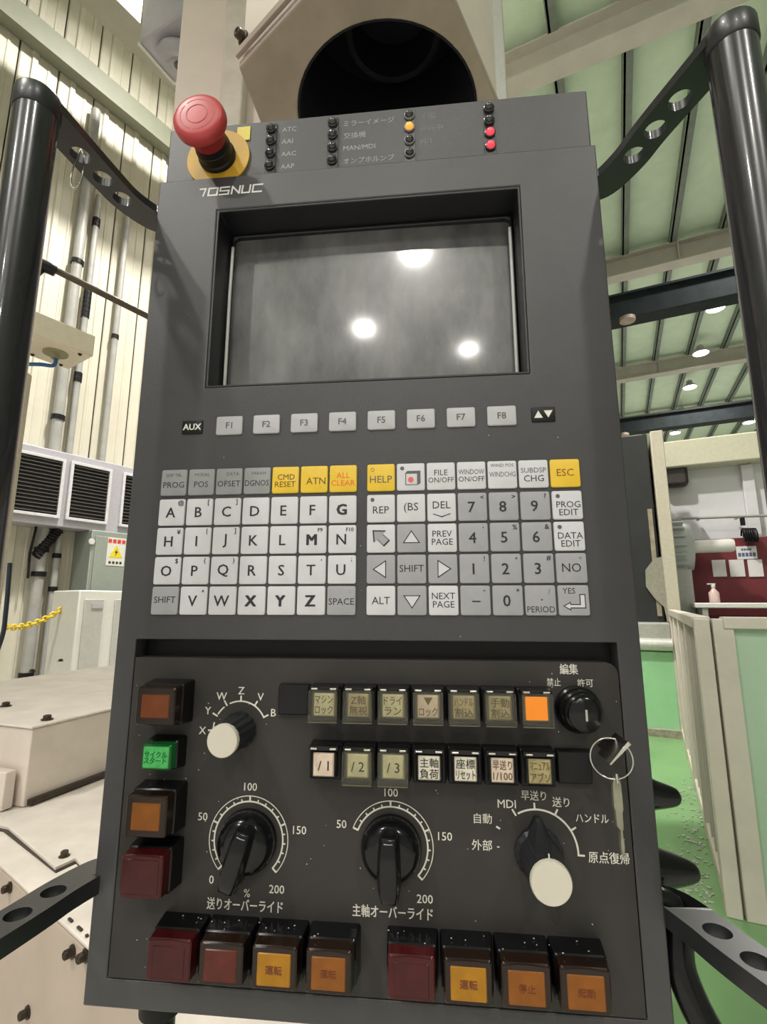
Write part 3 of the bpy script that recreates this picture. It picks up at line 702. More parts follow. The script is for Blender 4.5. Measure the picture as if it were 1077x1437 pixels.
# --- key switch
c = L3(83.0, -61.0, 0)
ks = lathe_part('key_switch', [(13.2, -0.3), (13.2, 3), (12, 4), (11.6, 9), (10.6, 10), (10.4, 14), (9.4, 15), (9.2, 17), (7.6, 18), (0.01, 18)], c, BLKG, pend, 36, 35)
g = MB(); g.prism([rect(82.4, 83.6, -64, -58)], 17.9, 18.4, LN); g.build('key_slot', STEEL, ks)
text('編集', 79.6, -38.6, -0.33, 4.8, maxw=10.5, bold=0.05)
text('禁止', 70.4, -46.2, -0.33, 3.6, maxw=8)
text('許可', 88.6, -46.4, -0.33, 3.6, maxw=9)

# --- grab handles on both sides
def smooth_path(pts, n=10):
    out = []
    P = [Vector((*p, 0)) if len(p) == 2 else Vector(p) for p in pts]
    for i in range(len(P) - 1):
        a, b, c_, d = P[max(i - 1, 0)], P[i], P[i + 1], P[min(i + 2, len(P) - 1)]
        for k in range(n):
            t = k / n
            out.append(0.5 * ((2 * b) + (c_ - a) * t + (2 * a - 5 * b + 4 * c_ - d) * t * t + (3 * b - a - 3 * c_ + d) * t ** 3))
    out.append(P[-1]); return out
def handle(side, tube_top, tube_bot, arms):
    g = MB()
    tb, tt = Vector(tube_bot), Vector(tube_top)
    ax = (tt - tb)
    pts = [tb + ax * k for k in (0, 0.25, 0.5, 0.75, 1.0)]
    g.tube([L3(p.x, p.z, p.y) for p in pts], 11.9 * mm, 28)
    o = g.build('grab_handle', TUBE, pend, smooth=50)
    for p, s in ((tt, 1), (tb, -1)):
        g = MB(); cpt = L3(p.x, p.z, p.y)
        g.lathe([(12.2 * mm, -9 * mm), (12.7 * mm, -8 * mm), (12.7 * mm, 4 * mm), (12.2 * mm, 5.2 * mm), (11.5 * mm, 6.0 * mm), (0.01 * mm, 6.2 * mm)], cpt, Vector((0, 0, s)), 28)
        g.build('end_cap', ARM, o, smooth=45)
    for pts, v, th, holes in arms:
        path = smooth_path(pts, 8); n = len(path); Lf, Rt = [], []
        for i, p in enumerate(path):
            t = (path[min(i + 1, n - 1)] - path[max(i - 1, 0)]).normalized(); nr = Vector((-t.y, t.x, 0)); wd = 11.6
            Lf.append(p + nr * wd); Rt.append(p - nr * wd)
        outl = [(p.x, p.y) for p in Lf] + [(p.x, p.y) for p in reversed(Rt)]
        # signed area to keep the outline counter-clockwise is not needed: normals are recalculated
        g = MB(); g.prism([outl] + [circ(hx, hy, 6.6, 20) for hx, hy in holes], v - th / 2, v + th / 2, lambda a, b, e: L3(a, e, b))
        g.build('handle_arm', ARM, o, bevel=0.0012, seg=2)
handle(1, (166.5, 81, 303), (164, 82, -178), [
    ([(121.6, -13), (130, -11), (140.5, 8), (147.6, 31), (166.5, 81)], 304, 6, [(141.4, 13.3), (147.8, 31.6), (154.4, 50.2)]),
    ([(121.6, -12), (130, -10), (138, 10), (145, 33), (164, 82)], -168, 10, [(139.8, 18), (146, 39), (152.6, 58)])])
handle(-1, (-238.0, 85, 303), (-233.0, 85, -178), [
    ([(-208.6, -13), (-218, -11), (-228, 8), (-232, 31), (-238, 85)], 304, 6, [(-229.2, 13), (-232, 31.6), (-235, 51)]),
    ([(-208.6, -12), (-214, -10), (-220.5, 12), (-224, 36), (-233, 85)], -168, 10, [(-221.2, 18.5), (-224, 40.5), (-228, 61)])])

# --- side hooks and hoses of the pendant
def bent(name, pts, radii, m, parent, n=14):
    P = smooth_path([tuple(p) for p in pts], 6); k = len(P); rr = []
    for i in range(k):
        t = i / (k - 1) * (len(radii) - 1); j = min(int(t), len(radii) - 2); rr.append((radii[j] + (radii[j + 1] - radii[j]) * (t - j)) * mm)
    g = MB(); g.tube([L3(p.x, p.z, p.y) for p in P], rr, n); return g.build(name, m, parent, smooth=60)
bent('cable_hook', [(104, -38, -117), (126, -36, -117), (138, -35, -118), (148, -34, -118.5), (150, -34, -118.6)], [14, 11, 8, 5, 1], BLKG, pend)
bent('cable_hook', [(104, -38, -160), (126, -36, -160), (140, -35, -160), (154, -34, -160.5), (156.5, -34, -160.6)], [18, 14, 10, 5.5, 1], BLKG, pend)
bent('hose', [(118, -14, -168), (132, -14, -172), (130, -6, -196), (140, 4, -222), (160, 10, -240)], [9, 9, 8, 8, 11], BLKG, pend)
bent('hose', [(122, -30, -176), (130, -26, -192), (138, -20, -214), (146, -16, -245)], [6, 6, 6, 6], BLKG, pend)
g = MB(); g.lathe([(0.011, 0), (0.013, -0.004), (0.013, -0.02), (0.009, -0.024), (0.009, -0.2)], L3(-176, -231, -30), up * 1.0, 20)
g.build('cable_gland', BLK, pend, smooth=40)

# fine metal chips lying on the plate and the buttons: countless
g = MB(); rc = random.Random(3)
def chip(u, v, h):
    a = rc.uniform(0, 3.14); l = rc.uniform(0.25, 0.8); d = Vector((math.cos(a), 0, math.sin(a)))
    g.obox(L3(u, v, h), d, OUT, d.cross(OUT), l * mm, 0.15 * mm, rc.uniform(0.2, 0.4) * mm)
for k in range(70): chip(rc.uniform(-192, 105), rc.uniform(-212, -38), -0.3)
for k in range(26): chip(rc.uniform(-200, 118), rc.uniform(-229, 140), 0.05)
for b0, b1 in ((-161, -46), (-29, 86)):
    for k in range(15):
        g.obox(L3(rc.uniform(b0, b1), -179.9 + 0.25, rc.uniform(2, 15)) , Vector((1, 0, 0)), Vector((0, 1, 0)), up, rc.uniform(0.25, 0.9) * mm, rc.uniform(0.2, 0.4) * mm, 0.4 * mm)
ch = g.build('metal_chips', mat('chip_bright', (0.7, 0.7, 0.66), 0.35, metal=0.3), pend); ch['kind'] = 'stuff'

# lifting eye on top and the boom that carries the pendant from the machine column
g = MB(); g.tube([L3(-66 + 9 * math.cos(R(a)), 381.5 + 9 * math.sin(R(a)), -24) for a in range(-10, 191, 10)], 1.5 * mm, 10); g.build('lifting_eye', BLKG, pend, smooth=60)
g = MB(); g.prism([rrect(-45, 20, 90, 90, 8, 3)], -3000, -149, LN); g.build('support_boom', mat('boom_beige', (0.55, 0.48, 0.42), 0.45, var=0.1), pend, smooth=35)

# ================================================================== KEYS hanging from the key switch
kr = empty('key_ring', pend.matrix_world @ Vector((0, 0, 0)), -PSI)
kr.location = pend.location + Matrix.Rotation(-PSI, 3, 'Z') @ L3(94, -86, 18)
tag(kr, 'steel key ring with two keys hanging from the key switch', 'key ring')
def K3(u, v, h): return L3(u, v, h) - L3(94, -86, 18)
g = MB()
n = 40; cu_, cv_ = 92.6, -81.2
g.tube([K3(cu_ + 10.2 * math.cos(2 * math.pi * k / n), cv_ + 10.2 * math.sin(2 * math.pi * k / n), 24 + 2.4 * math.cos(2 * math.pi * k / n)) for k in range(n)], 0.5 * mm, 8, True)
g.build('ring', STEEL, kr, smooth=60)
# key in the lock, seen edge-on: its bow
g = MB()
a0 = Vector((87.5, -80.5)); a1 = Vector((98.0, -69.8)); d = (a1 - a0).normalized(); nn = Vector((-d.y, d.x)) * 1.0
g.prism([[tuple(a0 - nn * 0.5), tuple(a1 - nn * 1.1), tuple(a1 + nn * 1.1), tuple(a0 + nn * 0.5)]], 19, 38, lambda a, b, e: K3(a, b, e))
g.build('key_bow', STEEL, kr, bevel=0.0003)
g = MB(); g.prism([[tuple(a0 + d * 3 - nn * 0.5), tuple(a0 + d * 9 - nn * 0.5), tuple(a0 + d * 9 + nn * 0.5), tuple(a0 + d * 3 + nn * 0.5)]], 12, 19, lambda a, b, e: K3(a, b, e))
g.build('key_shank', STEEL, kr)
# hanging spare key, nearly edge-on
prof = [(93.2, -90.5), (96.0, -90.5), (96.6, -94), (96.8, -106), (96.2, -108), (96.2, -115), (95.6, -116.5), (96.0, -124), (95.6, -128), (94.4, -128), (94.0, -124), (94.4, -116), (92.8, -114.5), (92.6, -107), (92.0, -105), (92.2, -94)]
g = MB(); g.prism([prof], 21, 24.5, lambda a, b, e: K3(a, b, e)); g.build('spare_key', BRASS, kr, bevel=0.0004)
g = MB(); g.tube([K3(94.4, -88.5, 24.6), K3(94.6, -93, 25)], 0.8 * mm, 8); g.build('split_link', STEEL, kr, smooth=50)

# ================================================================== MACHINE HEAD over the pendant
HZ = CAMH + 0.75
hd = empty('spindle_head', (0, 0.65, HZ)); tag(hd, 'brown-beige machine head with a large dark round bore above the screen', 'machine head')
off = Vector((0, 0.65, 0))
outl = [(-0.150, 0.95), (-0.196, 0.66), (-0.206, 0.585), (-0.090, 0.492), (0.082, 0.492), (0.178, 0.64), (0.150, 0.95)]
HC = (0.006, 0.664)
def HP(a, b, e): return Vector((a, b, e)) - off
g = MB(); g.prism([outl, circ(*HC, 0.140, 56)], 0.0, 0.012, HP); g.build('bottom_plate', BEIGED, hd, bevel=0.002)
g = MB(); g.prism([[(x * 0.985 , 0.65 + (y - 0.65) * 0.975) for x, y in outl]], 0.30, 0.62, HP)
n_ = len(outl)
o2 = [(x * 0.985, 0.65 + (y - 0.65) * 0.975) for x, y in outl]
g.prism([o2, circ(*HC, 0.1405, 56)], 0.0121, 0.30, HP)
g.build('head_casting', BEIGE, hd, bevel=0.003)
BORE = mat('bore_black', (0.02, 0.019, 0.026), 0.8, var=0.3, scale=14, spec=0.1)
g = MB(); g.prism([circ(*HC, 0.1395, 56), circ(*HC, 0.1365, 56)], 0.002, 0.29, HP); g.build('bore_liner', BORE, hd, smooth=40)
g = MB(); g.prism([circ(HC[0] + 0.0, HC[1], 0.136, 48)], 0.24, 0.28, HP); g.prism([circ(HC[0] + 0.01, HC[1] + 0.0, 0.078, 40), circ(HC[0] + 0.01, HC[1], 0.068, 40)], 0.17, 0.24, HP)
g.build('bore_core', BORE, hd, smooth=40)
# rim strip and bolt on the slanted front
a_, b_ = Vector((-0.206, 0.585, 0)), Vector((-0.090, 0.492, 0)); dr = (b_ - a_).normalized(); nr = Vector((dr.y, -dr.x, 0))
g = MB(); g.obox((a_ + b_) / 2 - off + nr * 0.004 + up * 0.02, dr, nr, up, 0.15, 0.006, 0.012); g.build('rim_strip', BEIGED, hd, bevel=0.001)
BOLT = mat('bolt_dark', (0.06, 0.045, 0.03), 0.4, metal=0.5, var=0.4, scale=60)
def bolt(parent, p, ax, r=0.009, h=0.008, m=BOLT):
    g = MB(); g.lathe([(r * 1.45, 0), (r * 1.45, h * 0.25), (r, h * 0.3), (r, h), (r * 0.75, h * 1.12), (r * 0.5, h * 1.0), (0.0001, h * 0.7)], p, ax, 10)
    return g.build('bolt', m, parent, smooth=35)
bolt(hd, a_ + dr * 0.008 - off + up * 0.045, nr, 0.007, 0.012)

# machine column behind it and its side plate
CY_ = 3.4
JY = Vector((0, 1, 0))
x0 = on_plane(243, 150, JY, CY_).x; x1 = on_plane(560, 60, JY, CY_).x; x2 = on_plane(632, 60, JY, CY_).x; x3 = on_plane(706, 60, JY, CY_).x
mc = empty('machine_column', ((x0 + x3) / 2, CY_ + 0.5, 0)); mco = mc.location.copy(); tag(mc, 'tall pinkish-beige machine column behind the red stop button', 'machine column')
PINK = mat('column_pink_beige', (0.78, 0.67, 0.60), 0.42, var=0.07, scale=3)
def cbox(name, xa, xb, ya, yb, za, zb, m, bev=0.015):
    g = MB(); g.box(xa - mco.x, xb - mco.x, ya - mco.y, yb - mco.y, za, zb); return g.build(name, m, mc, bevel=bev)
cbox('column_body', x0, x2, CY_, CY_ + 0.35, 0, 8.6, PINK)
cbox('column_rib', x0 + 0.42, x0 + 0.60, CY_ - 0.12, CY_, 2.0, 8.4, BEIGE)
cbox('column_flank', x2 - 0.02, x3, CY_ - 0.06, CY_ + 0.35, 0, 8.6, mat('flank_white', (0.78, 0.77, 0.75), 0.4, var=0.05))

# overhead cable duct at the upper left
dz = CAMH + 5.2
q = [on_z(195, 60, dz), on_z(246, 118, dz), on_z(262, -30, dz), on_z(200, -60, dz)]
e = empty('overhead_cable_duct', (q[0] + q[1]) / 2); base = e.location.copy()
tag(e, 'grey overhead cable duct at the top left above the red stop button', 'duct')
GREYD = mat('duct_grey', (0.40, 0.39, 0.42), 0.45, var=0.12, scale=4)
d1 = (q[1] - q[0]).normalized(); d2 = up.cross(d1).normalized()
if d2.dot(Vector((1, -1, 0))) < 0: d2 = -d2
c0 = q[0] - base
g = MB()
ln = (q[1] - q[0]).length
g.obox(c0 + d1 * (ln / 2) + d2 * 0.3 + up * 0.4, d1, d2, up, ln * 1.0, 0.6, 0.8); g.build('duct_body', GREYD, e, bevel=0.02)
g = MB(); g.obox(c0 + d1 * (ln / 2) + d2 * 0.0 + up * 0.0, d1, d2, up, ln * 1.0, 0.03, 0.03); g.build('duct_edge', mat('duct_edge_light', (0.6, 0.6, 0.55), 0.4), e)
g = MB(); g.tube(smooth_path([c0 + d1 * 0.15 + d2 * 0.15 - up * 0.02, c0 + d1 * 0.12 + d2 * 0.3 - up * 0.08, c0 + d1 * 0.2 + d2 * 0.42 - up * 0.08, c0 + d1 * 0.3 + d2 * 0.55 - up * 0.02], 6), 0.07, 12); g.build('cable_bundle', GREYD, e, smooth=60)
g = MB(); g.lathe([(0.1, 0), (0.1, -0.1), (0.06, -0.14), (0.06, -0.04), (0.0001, -0.04)], c0 + d1 * (ln * 0.6) + d2 * 0.28, up, 16); g.build('cable_entry', GREYD, e, smooth=40)

# ================================================================== MACHINE COVERS at the lower left
DZ = CAMH - 0.55
mb = empty('machine_bed_cover', (-0.75, 1.25, 0)); tag(mb, 'beige machine bed with bolted deck plates beside the pendant, lower left', 'machine cover'); mo = mb.location.copy()
pa = on_z(0, 1208, DZ); pb = on_z(130, 1327, DZ); ed = (pb - pa).normalized(); inn = Vector((-ed.y, ed.x, 0))
if inn.y < 0: inn = -inn
ml = pa - ed * 0.8; 
g = MB(); Lb = 1.8
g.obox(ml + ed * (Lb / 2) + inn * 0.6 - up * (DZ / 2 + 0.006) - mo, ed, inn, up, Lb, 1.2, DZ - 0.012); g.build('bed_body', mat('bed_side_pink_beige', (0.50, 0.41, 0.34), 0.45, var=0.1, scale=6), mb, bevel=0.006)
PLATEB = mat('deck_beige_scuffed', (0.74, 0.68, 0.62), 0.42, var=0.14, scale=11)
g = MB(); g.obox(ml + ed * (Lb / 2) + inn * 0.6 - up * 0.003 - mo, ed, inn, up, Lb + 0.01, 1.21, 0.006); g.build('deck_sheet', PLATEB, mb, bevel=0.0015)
# raised deck plate with its stepped front edge
zz = DZ + 0.0095
pts = [on_z(x, y, zz) for x, y in ((-60, 1145), (12, 1160), (78, 1216), (106, 1203), (135, 1232), (230, 1330), (420, 1230), (300, 1050), (0, 1080))]
cen = sum((Vector((p.x, p.y, 0)) for p in pts), Vector()) / len(pts)
g = MB(); g.prism([[(p.x + (0.006 if p.x > cen.x else -0.006), p.y - 0.007) for p in pts]], DZ + 0.0, DZ + 0.0025, lambda a, b, e_: Vector((a, b, e_)) - mo); g.build('deck_outline', BOLT, mb)  # dark sheet slightly larger than the plate, giving it a dark edge line
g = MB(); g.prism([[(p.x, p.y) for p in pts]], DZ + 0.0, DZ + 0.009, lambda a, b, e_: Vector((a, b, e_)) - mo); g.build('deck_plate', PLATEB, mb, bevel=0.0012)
bolt(mb, on_z(90, 1203, DZ + 0.007) - mo, up, 0.008, 0.012)
fn = -inn
for x, y in ((15, 1245), (103, 1335), (122, 1340), (40, 1420)):
    # on the front face plane
    dd = ray(x, y); t = (pa - CP).dot(fn) / dd.dot(fn); p = CP + dd * t
    bolt(mb, p - mo, fn, 0.0075, 0.014)
for x, y, l in ((99, 1291, 0.014), (112, 1303, 0.016), (122, 1313, 0.006)):
    p = on_z(x, y, DZ + 0.002); MB().obox(p - mo, ed, inn, up, l, 0.004, 0.003).build('slot', BOLT, mb)

bx_ = empty('machine_cover_box', (-1.0, 1.9, DZ)); tag(bx_, 'beige sheet-metal cover box with bolted lid standing on the machine bed', 'cover box'); bo = bx_.location.copy()
c1 = on_z(38, 1142, zz); TZ = CAMH - 0.333
c1t = on_z(45, 1020, TZ)
c2 = on_z(160, 993, TZ); er = (c2 - c1t).normalized(); el = Vector((-er.y, er.x, 0))
if el.y < 0: el = -el
c3 = on_z(0, 985, TZ)
g = MB(); Wb, Db = 1.2, 0.95
g.obox(c1t + er * (Wb / 2) + el * (Db / 2) - up * ((TZ - zz) / 2 + 0.003) - bo, er, el, up, Wb - 0.012, Db - 0.012, TZ - zz - 0.008); g.build('box_body', BEIGE, bx_, bevel=0.004)
g = MB(); g.obox(c1t + er * (Wb / 2) + el * (Db / 2) - up * 0.003 - bo, er, el, up, Wb, Db, 0.006); g.build('lid', PLATEB, bx_, bevel=0.0015)
for x, y in ((8, 991), (66, 1010), (85, 928), (45, 943)): bolt(bx_, on_z(x, y, TZ + 0.001) - bo, up, 0.011, 0.012)
MB().obox(c1t + er * (Wb / 2) - el * 0.002 - up * (TZ - zz - 0.012) - bo, er, el, up, Wb - 0.03, 0.012, 0.014).build('seal_strip', BOLT, bx_)
g = MB(); g.obox(c1t + el * 0.28 - er * 0.02 - up * (TZ - zz - 0.05) - bo, el, er, up, 0.5, 0.03, 0.095); g.build('side_step', BEIGE, bx_, bevel=0.003)

# ================================================================== LEFT BACKGROUND
def wall_box(m, s0, s1, z0, z1, gap0, gap1, org):
    return m.obox(lw((s0 + s1) / 2, (z0 + z1) / 2, (gap0 + gap1) / 2) - org, WA, WN, up, s1 - s0, gap1 - gap0, z1 - z0)
# louvre unit
s0, zt = lwp(31, 629, 0.4); s1, zb = lwp(177, 735, 0.4)
LZ0, LZ1 = CAMH + 0.83, CAMH + 1.52
lu = empty('louvre_unit', lw(2.6, LZ0, 0.4)); lo_ = lu.location.copy()
tag(lu, 'grey wall-mounted ventilation unit with black slatted grilles on the left', 'ventilation unit')
VENT = mat('vent_grey_lilac', (0.42, 0.41, 0.44), 0.4, var=0.08)
VENTD = mat('vent_dark', (0.02, 0.02, 0.02), 0.5, var=0.2)
sA = lwp(34, 640, 0.4)[0]
g = MB(); wall_box(g, sA - 0.9, sA + 2.2, LZ0 - 0.05, LZ1 + 0.05, 0.05, 0.38, lo_); g.build('unit_body', VENT, lu, bevel=0.01)
sl = [lwp(x, 680, 0.4)[0] for x in (22, 92, 94, 156, 172)]
fr = [(sl[0] - 0.72, sl[0] - 0.06), (sl[0] - 0.02, sl[1] - 0.02), (sl[2] + 0.02, sl[3]), (sl[4], sl[4] + 0.62)]
for a, b in fr:
    g = MB()
    g.prism([rect(a, b, LZ0 + 0.03, LZ1 - 0.03), rect(a + 0.03, b - 0.03, LZ0 + 0.06, LZ1 - 0.06)], 0.375, 0.41, lambda s, z, e_: lw(s, z, e_) - lo_)
    f = g.build('grille_frame', mat('vent_frame_light', (0.62, 0.61, 0.62), 0.35), lu, bevel=0.003)
    g = MB(); wall_box(g, a + 0.03, b - 0.03, LZ0 + 0.06, LZ1 - 0.06, 0.375, 0.383, lo_); g.build('grille_back', VENTD, f)
    for k in range(15):
        z = LZ0 + 0.085 + k * (LZ1 - LZ0 - 0.16) / 14
        g = MB(); ad = (WN * -0.8 + up * -0.6).normalized()
        g.obox(lw((a + b) / 2, z, 0.395) - lo_, WA, ad, WA.cross(ad), b - a - 0.06, 0.028, 0.004); g.build('slat', mat('slat_dark', (0.06, 0.055, 0.05), 0.4, var=0.2), f)

# conduits on the wall
PIPE = mat('conduit_grey', (0.36, 0.36, 0.33), 0.4, var=0.15, scale=8)
def conduit(s, r, z0, z1, lab, bands):
    e = empty('wall_conduit', lw(s, z0, 0.15)); o_ = e.location.copy()
    g = MB(); g.tube([lw(s, z0, 0.15) - o_, lw(s, (z0 + z1) / 2, 0.15) - o_, lw(s, z1, 0.15) - o_], r, 12); g.build('pipe', PIPE, e, smooth=60)
    for z in bands:
        g = MB(); g.lathe([(r * 1.25, -0.025), (r * 1.25, 0.025)], lw(s, z, 0.15) - o_, up, 12); g.build('pipe_band', BLK, e, smooth=50)
    tag(e, lab, 'conduit')
sc1 = lwp(112, 340, 0.15)[0]
conduit(sc1, 0.055, 0.03, CAMH + 6.0, 'thicker grey conduit running up the left wall', (CAMH - 0.7, CAMH + 0.3, CAMH + 0.55, CAMH + 2.0, CAMH + 3.9))
conduit(sc1 + 0.15, 0.035, 0.03, CAMH + 4.9, 'thinner grey conduit beside the thicker one on the left wall', [CAMH + 0.15, CAMH + 0.5, CAMH + 2.5, CAMH + 2.56] + [CAMH + 3.3 + 0.06 * k for k in range(6)] + [CAMH + 4.5, CAMH + 4.56])
conduit(lwp(172, 430, 0.15)[0] - 0.05, 0.035, CAMH + 1.5, CAMH + 5.0, 'slim brown-grey conduit on the left wall beside the pendant', (CAMH + 3.2,))
# spiral cable below the louvre unit
g = MB(); A_ = lw(lwp(50, 780, 0.2)[0], lwp(50, 780, 0.2)[1], 0.2); B_ = lw(lwp(84, 742, 0.2)[0], lwp(84, 742, 0.2)[1], 0.2)
dd = (B_ - A_); sx = dd.normalized().orthogonal().normalized(); sy = dd.normalized().cross(sx)
g.tube([A_ + dd * (k / 96) + (sx * math.cos(k * 0.7) + sy * math.sin(k * 0.7)) * 0.04 for k in range(97)], 0.014, 6)
o = g.build('coiled_cable', BLK, smooth=60); tag(o, 'black coiled cable hanging under the slatted ventilation unit', 'cable')
g = MB(); pA = lwp(52, 735, 0.2); g.tube([lw(pA[0], CAMH + 0.8, 0.2), lw(pA[0] - 0.03, CAMH + 0.5, 0.2), lw(pA[0] - 0.02, CAMH + 0.25, 0.2)], 0.012, 8)
o = g.build('hanging_cable', BLK, smooth=60); tag(o, 'short straight dark cable hanging beside the coiled cable', 'cable')

# electrical cabinet with warning sign
e = empty('electrical_cabinet', lw(3.3, 0, 0.3)); o_ = e.location.copy(); tag(e, 'grey-green electrical cabinet with a yellow warning triangle', 'cabinet')
s_0 = lwp(125, 790, 0.45)[0]
CABM = mat('cabinet_grey_green', (0.26, 0.29, 0.25), 0.45, var=0.08)
g = MB(); wall_box(g, s_0, s_0 + 1.3, 0.0, CAMH + 0.78, 0.06, 0.45, o_); g.build('cabinet_body', CABM, e, bevel=0.01)
g = MB(); wall_box(g, s_0 + 0.04, s_0 + 1.26, 0.1, CAMH + 0.72, 0.45, 0.465, o_); dr_ = g.build('cabinet_door', CABM, e, bevel=0.006)
sg = lwp(163, 775, 0.47)
g = MB(); wall_box(g, sg[0] - 0.10, sg[0] + 0.10, sg[1] - 0.15, sg[1] + 0.16, 0.465, 0.469, o_); sgn = g.build('warning_sign', mat('sign_white', (0.62, 0.62, 0.55), 0.5, var=0.05), e)
LW_ = lambda s, z, e_: lw(s, z, e_) - o_
g = MB(); g.prism([[(sg[0] - 0.075, sg[1] - 0.06), (sg[0] + 0.075, sg[1] - 0.06), (sg[0], sg[1] + 0.075)]], 0.469, 0.471, LW_); g.build('triangle', mat('sign_yellow', (0.7, 0.55, 0.02), 0.5, var=0.05), sgn)
g = MB(); g.prism([[(sg[0] + 0.012, sg[1] + 0.04), (sg[0] - 0.018, sg[1] - 0.005), (sg[0] + 0.002, sg[1] - 0.005), (sg[0] - 0.012, sg[1] - 0.048), (sg[0] + 0.02, sg[1] + 0.008), (sg[0], sg[1] + 0.008)]], 0.471, 0.473, LW_); g.build('bolt_symbol', INK, sgn)
for k in range(4): MB().obox(lw(sg[0] - 0.075 + 0.05 * k, sg[1] + 0.12, 0.47) - o_, WA, WN, up, 0.036, 0.003, 0.04).build('red_lettering', mat('sign_red', (0.6, 0.04, 0.03), 0.5), sgn)
for k in range(4): MB().obox(lw(sg[0] - 0.06 + 0.04 * k, sg[1] - 0.115, 0.47) - o_, WA, WN, up, 0.024, 0.003, 0.025).build('small_lettering', INK, sgn)
dn = lwp(129, 760, 0.47); g = MB(); g.lathe([(0.034, 0), (0.03, 0.012), (0.0001, 0.014)], lw(dn[0], dn[1], 0.465) - o_, -WN, 16); g.build('round_plate', mat('plate_white', (0.6, 0.6, 0.58), 0.4), e)

# white cabinet in front of it
gp = 1.3
sx0, zx = lwp(112, 828, gp); sx1 = lwp(230, 828, gp)[0]
e = empty('white_cabinet', lw((sx0 + sx1) / 2, 0, gp)); o_ = e.location.copy(); tag(e, 'white framed cabinet standing behind the beige cover box', 'cabinet')
WCAB = mat('cabinet_white', (0.66, 0.66, 0.60), 0.4, var=0.05)
g = MB(); wall_box(g, sx0, sx1, 0, zx, gp - 0.5, gp, o_); g.build('cabinet_body', WCAB, e, bevel=0.012)
for k in range(3):
    a = sx0 + 0.05 + k * (sx1 - sx0) / 3
    g = MB(); wall_box(g, a, a + (sx1 - sx0) / 3 - 0.1, 0.15, zx - 0.08, gp, gp + 0.012, o_); g.build('door_panel', mat('cabinet_panel_grey', (0.46, 0.46, 0.42), 0.35, var=0.08), e, bevel=0.004)
    g = MB(); wall_box(g, a + 0.06, a + 0.16, zx - 0.16, zx - 0.12, gp + 0.012, gp + 0.02, o_); g.build('vent_slot', VENT, e)

# yellow chain
gp = 1.0
A_ = lwp(5, 880, gp); B_ = lwp(93, 850, gp); nl = 16
yc = empty('barrier_chain', lw(A_[0], A_[1], gp)); o_ = yc.location.copy(); tag(yc, 'yellow barrier chain slung across in front of the left wall', 'chain')
YC = mat('chain_yellow', (0.75, 0.55, 0.02), 0.4, var=0.1)
pts = [lw(A_[0] + (B_[0] - A_[0]) * t, A_[1] + (B_[1] - A_[1]) * t - 0.10 * 4 * t * (1 - t) * 0.6, gp) for t in [k / nl for k in range(nl + 1)]]
for k in range(nl):
    c_ = (pts[k] + pts[k + 1]) / 2 - o_; t = (pts[k + 1] - pts[k]); l = t.length; t.normalize(); sd = t.cross(up).normalized() if k % 2 else t.cross(t.cross(up)).normalized()
    g = MB(); g.tube([c_ + t * (l * 0.66 * math.cos(2 * math.pi * j / 12)) + sd * (0.022 * math.sin(2 * math.pi * j / 12)) for j in range(12)], 0.0085, 6, True); g.build('link', YC, yc, smooth=60)
p = lw(B_[0], B_[1], gp) - o_; MB().obox(p + WA * 0.05, WA, WN, up, 0.14, 0.05, 0.07).build('hook_plate', YC, yc, bevel=0.008)

# junction box on its post, nearer
JD = Vector((0, 1, 0)); jy = 2.4
def jp(x, y): return on_plane(x, y, JD, jy)
JG = 3.5                                                     # gap from the wall to the box's face
def jw(x, y): return lwp(x, y, JG)
js0, js1 = jw(2, 452)[0], jw(133, 485)[0]; jz1 = jw(90, 453)[1]; jz0 = jw(90, 484)[1]
jb = empty('junction_box', lw((js0 + js1) / 2, jz0, JG)); o_ = jb.location.copy(); tag(jb, 'cream junction box on a slim post beside the left grab handle', 'junction box')
zb2 = jz0
JCR = mat('junction_cream', (0.78, 0.69, 0.55), 0.45, var=0.06)
g = MB(); g.obox(lw((js0 + js1) / 2, (jz0 + jz1) / 2, JG - 0.13) - o_, WA, WN, up, js1 - js0, 0.26, jz1 - jz0); g.build('box_body', JCR, jb, bevel=0.006)
sce = jw(84, 488)[0]
g = MB(); g.lathe([(0.055, 0.004), (0.055, -0.006), (0.02, -0.008), (0.018, -0.03), (0.0001, -0.03)], lw(sce + 0.03, jz0, JG - 0.12) - o_, up, 20); g.build('cable_entry', mat('entry_olive', (0.30, 0.28, 0.16), 0.5), jb, smooth=40)
for ds, dg in ((0.05, 0.03), (0.3, 0.03), (0.05, 0.23), (0.3, 0.23), (0.18, 0.23)): bolt(jb, lw(js1 - ds, jz0, JG - dg) - o_, -up, 0.007, 0.007)
px = jp(-14, 700).x
g = MB(); g.box(px - 0.028, px + 0.028, jy + 0.06, jy + 0.13, 0.0, zb2); o = g.v; g.v = [tuple(Vector(p) - o_) for p in g.v]; g.build('post', mat('post_cream', (0.60, 0.55, 0.44), 0.45, var=0.06), jb, bevel=0.004)
BLUE = mat('cable_blue', (0.03, 0.12, 0.35), 0.4, var=0.15)
g = MB(); c_ = lw(sce + 0.03, jz0 - 0.025, JG - 0.12)
g.tube(smooth_path([c_ + up * 0.02, c_ - up * 0.04, c_ + Vector((-0.07, -0.03, -0.05)), c_ + Vector((-0.25, -0.06, -0.08)), c_ + Vector((-0.5, -0.06, -0.2))], 6), 0.009, 10)
o = g.build('blue_cable', BLUE, smooth=60); tag(o, 'blue cable leaving the underside of the cream junction box', 'cable')
g = MB(); g.tube(smooth_path([jp(14, 790), jp(11, 830), jp(8, 860), jp(4, 890), jp(-10, 930)], 6), 0.010, 10); o = g.build('black_cable', mat('cable_dark', (0.012, 0.02, 0.035), 0.4), smooth=60); tag(o, 'dark cable along the slim cream post at the left edge', 'cable')

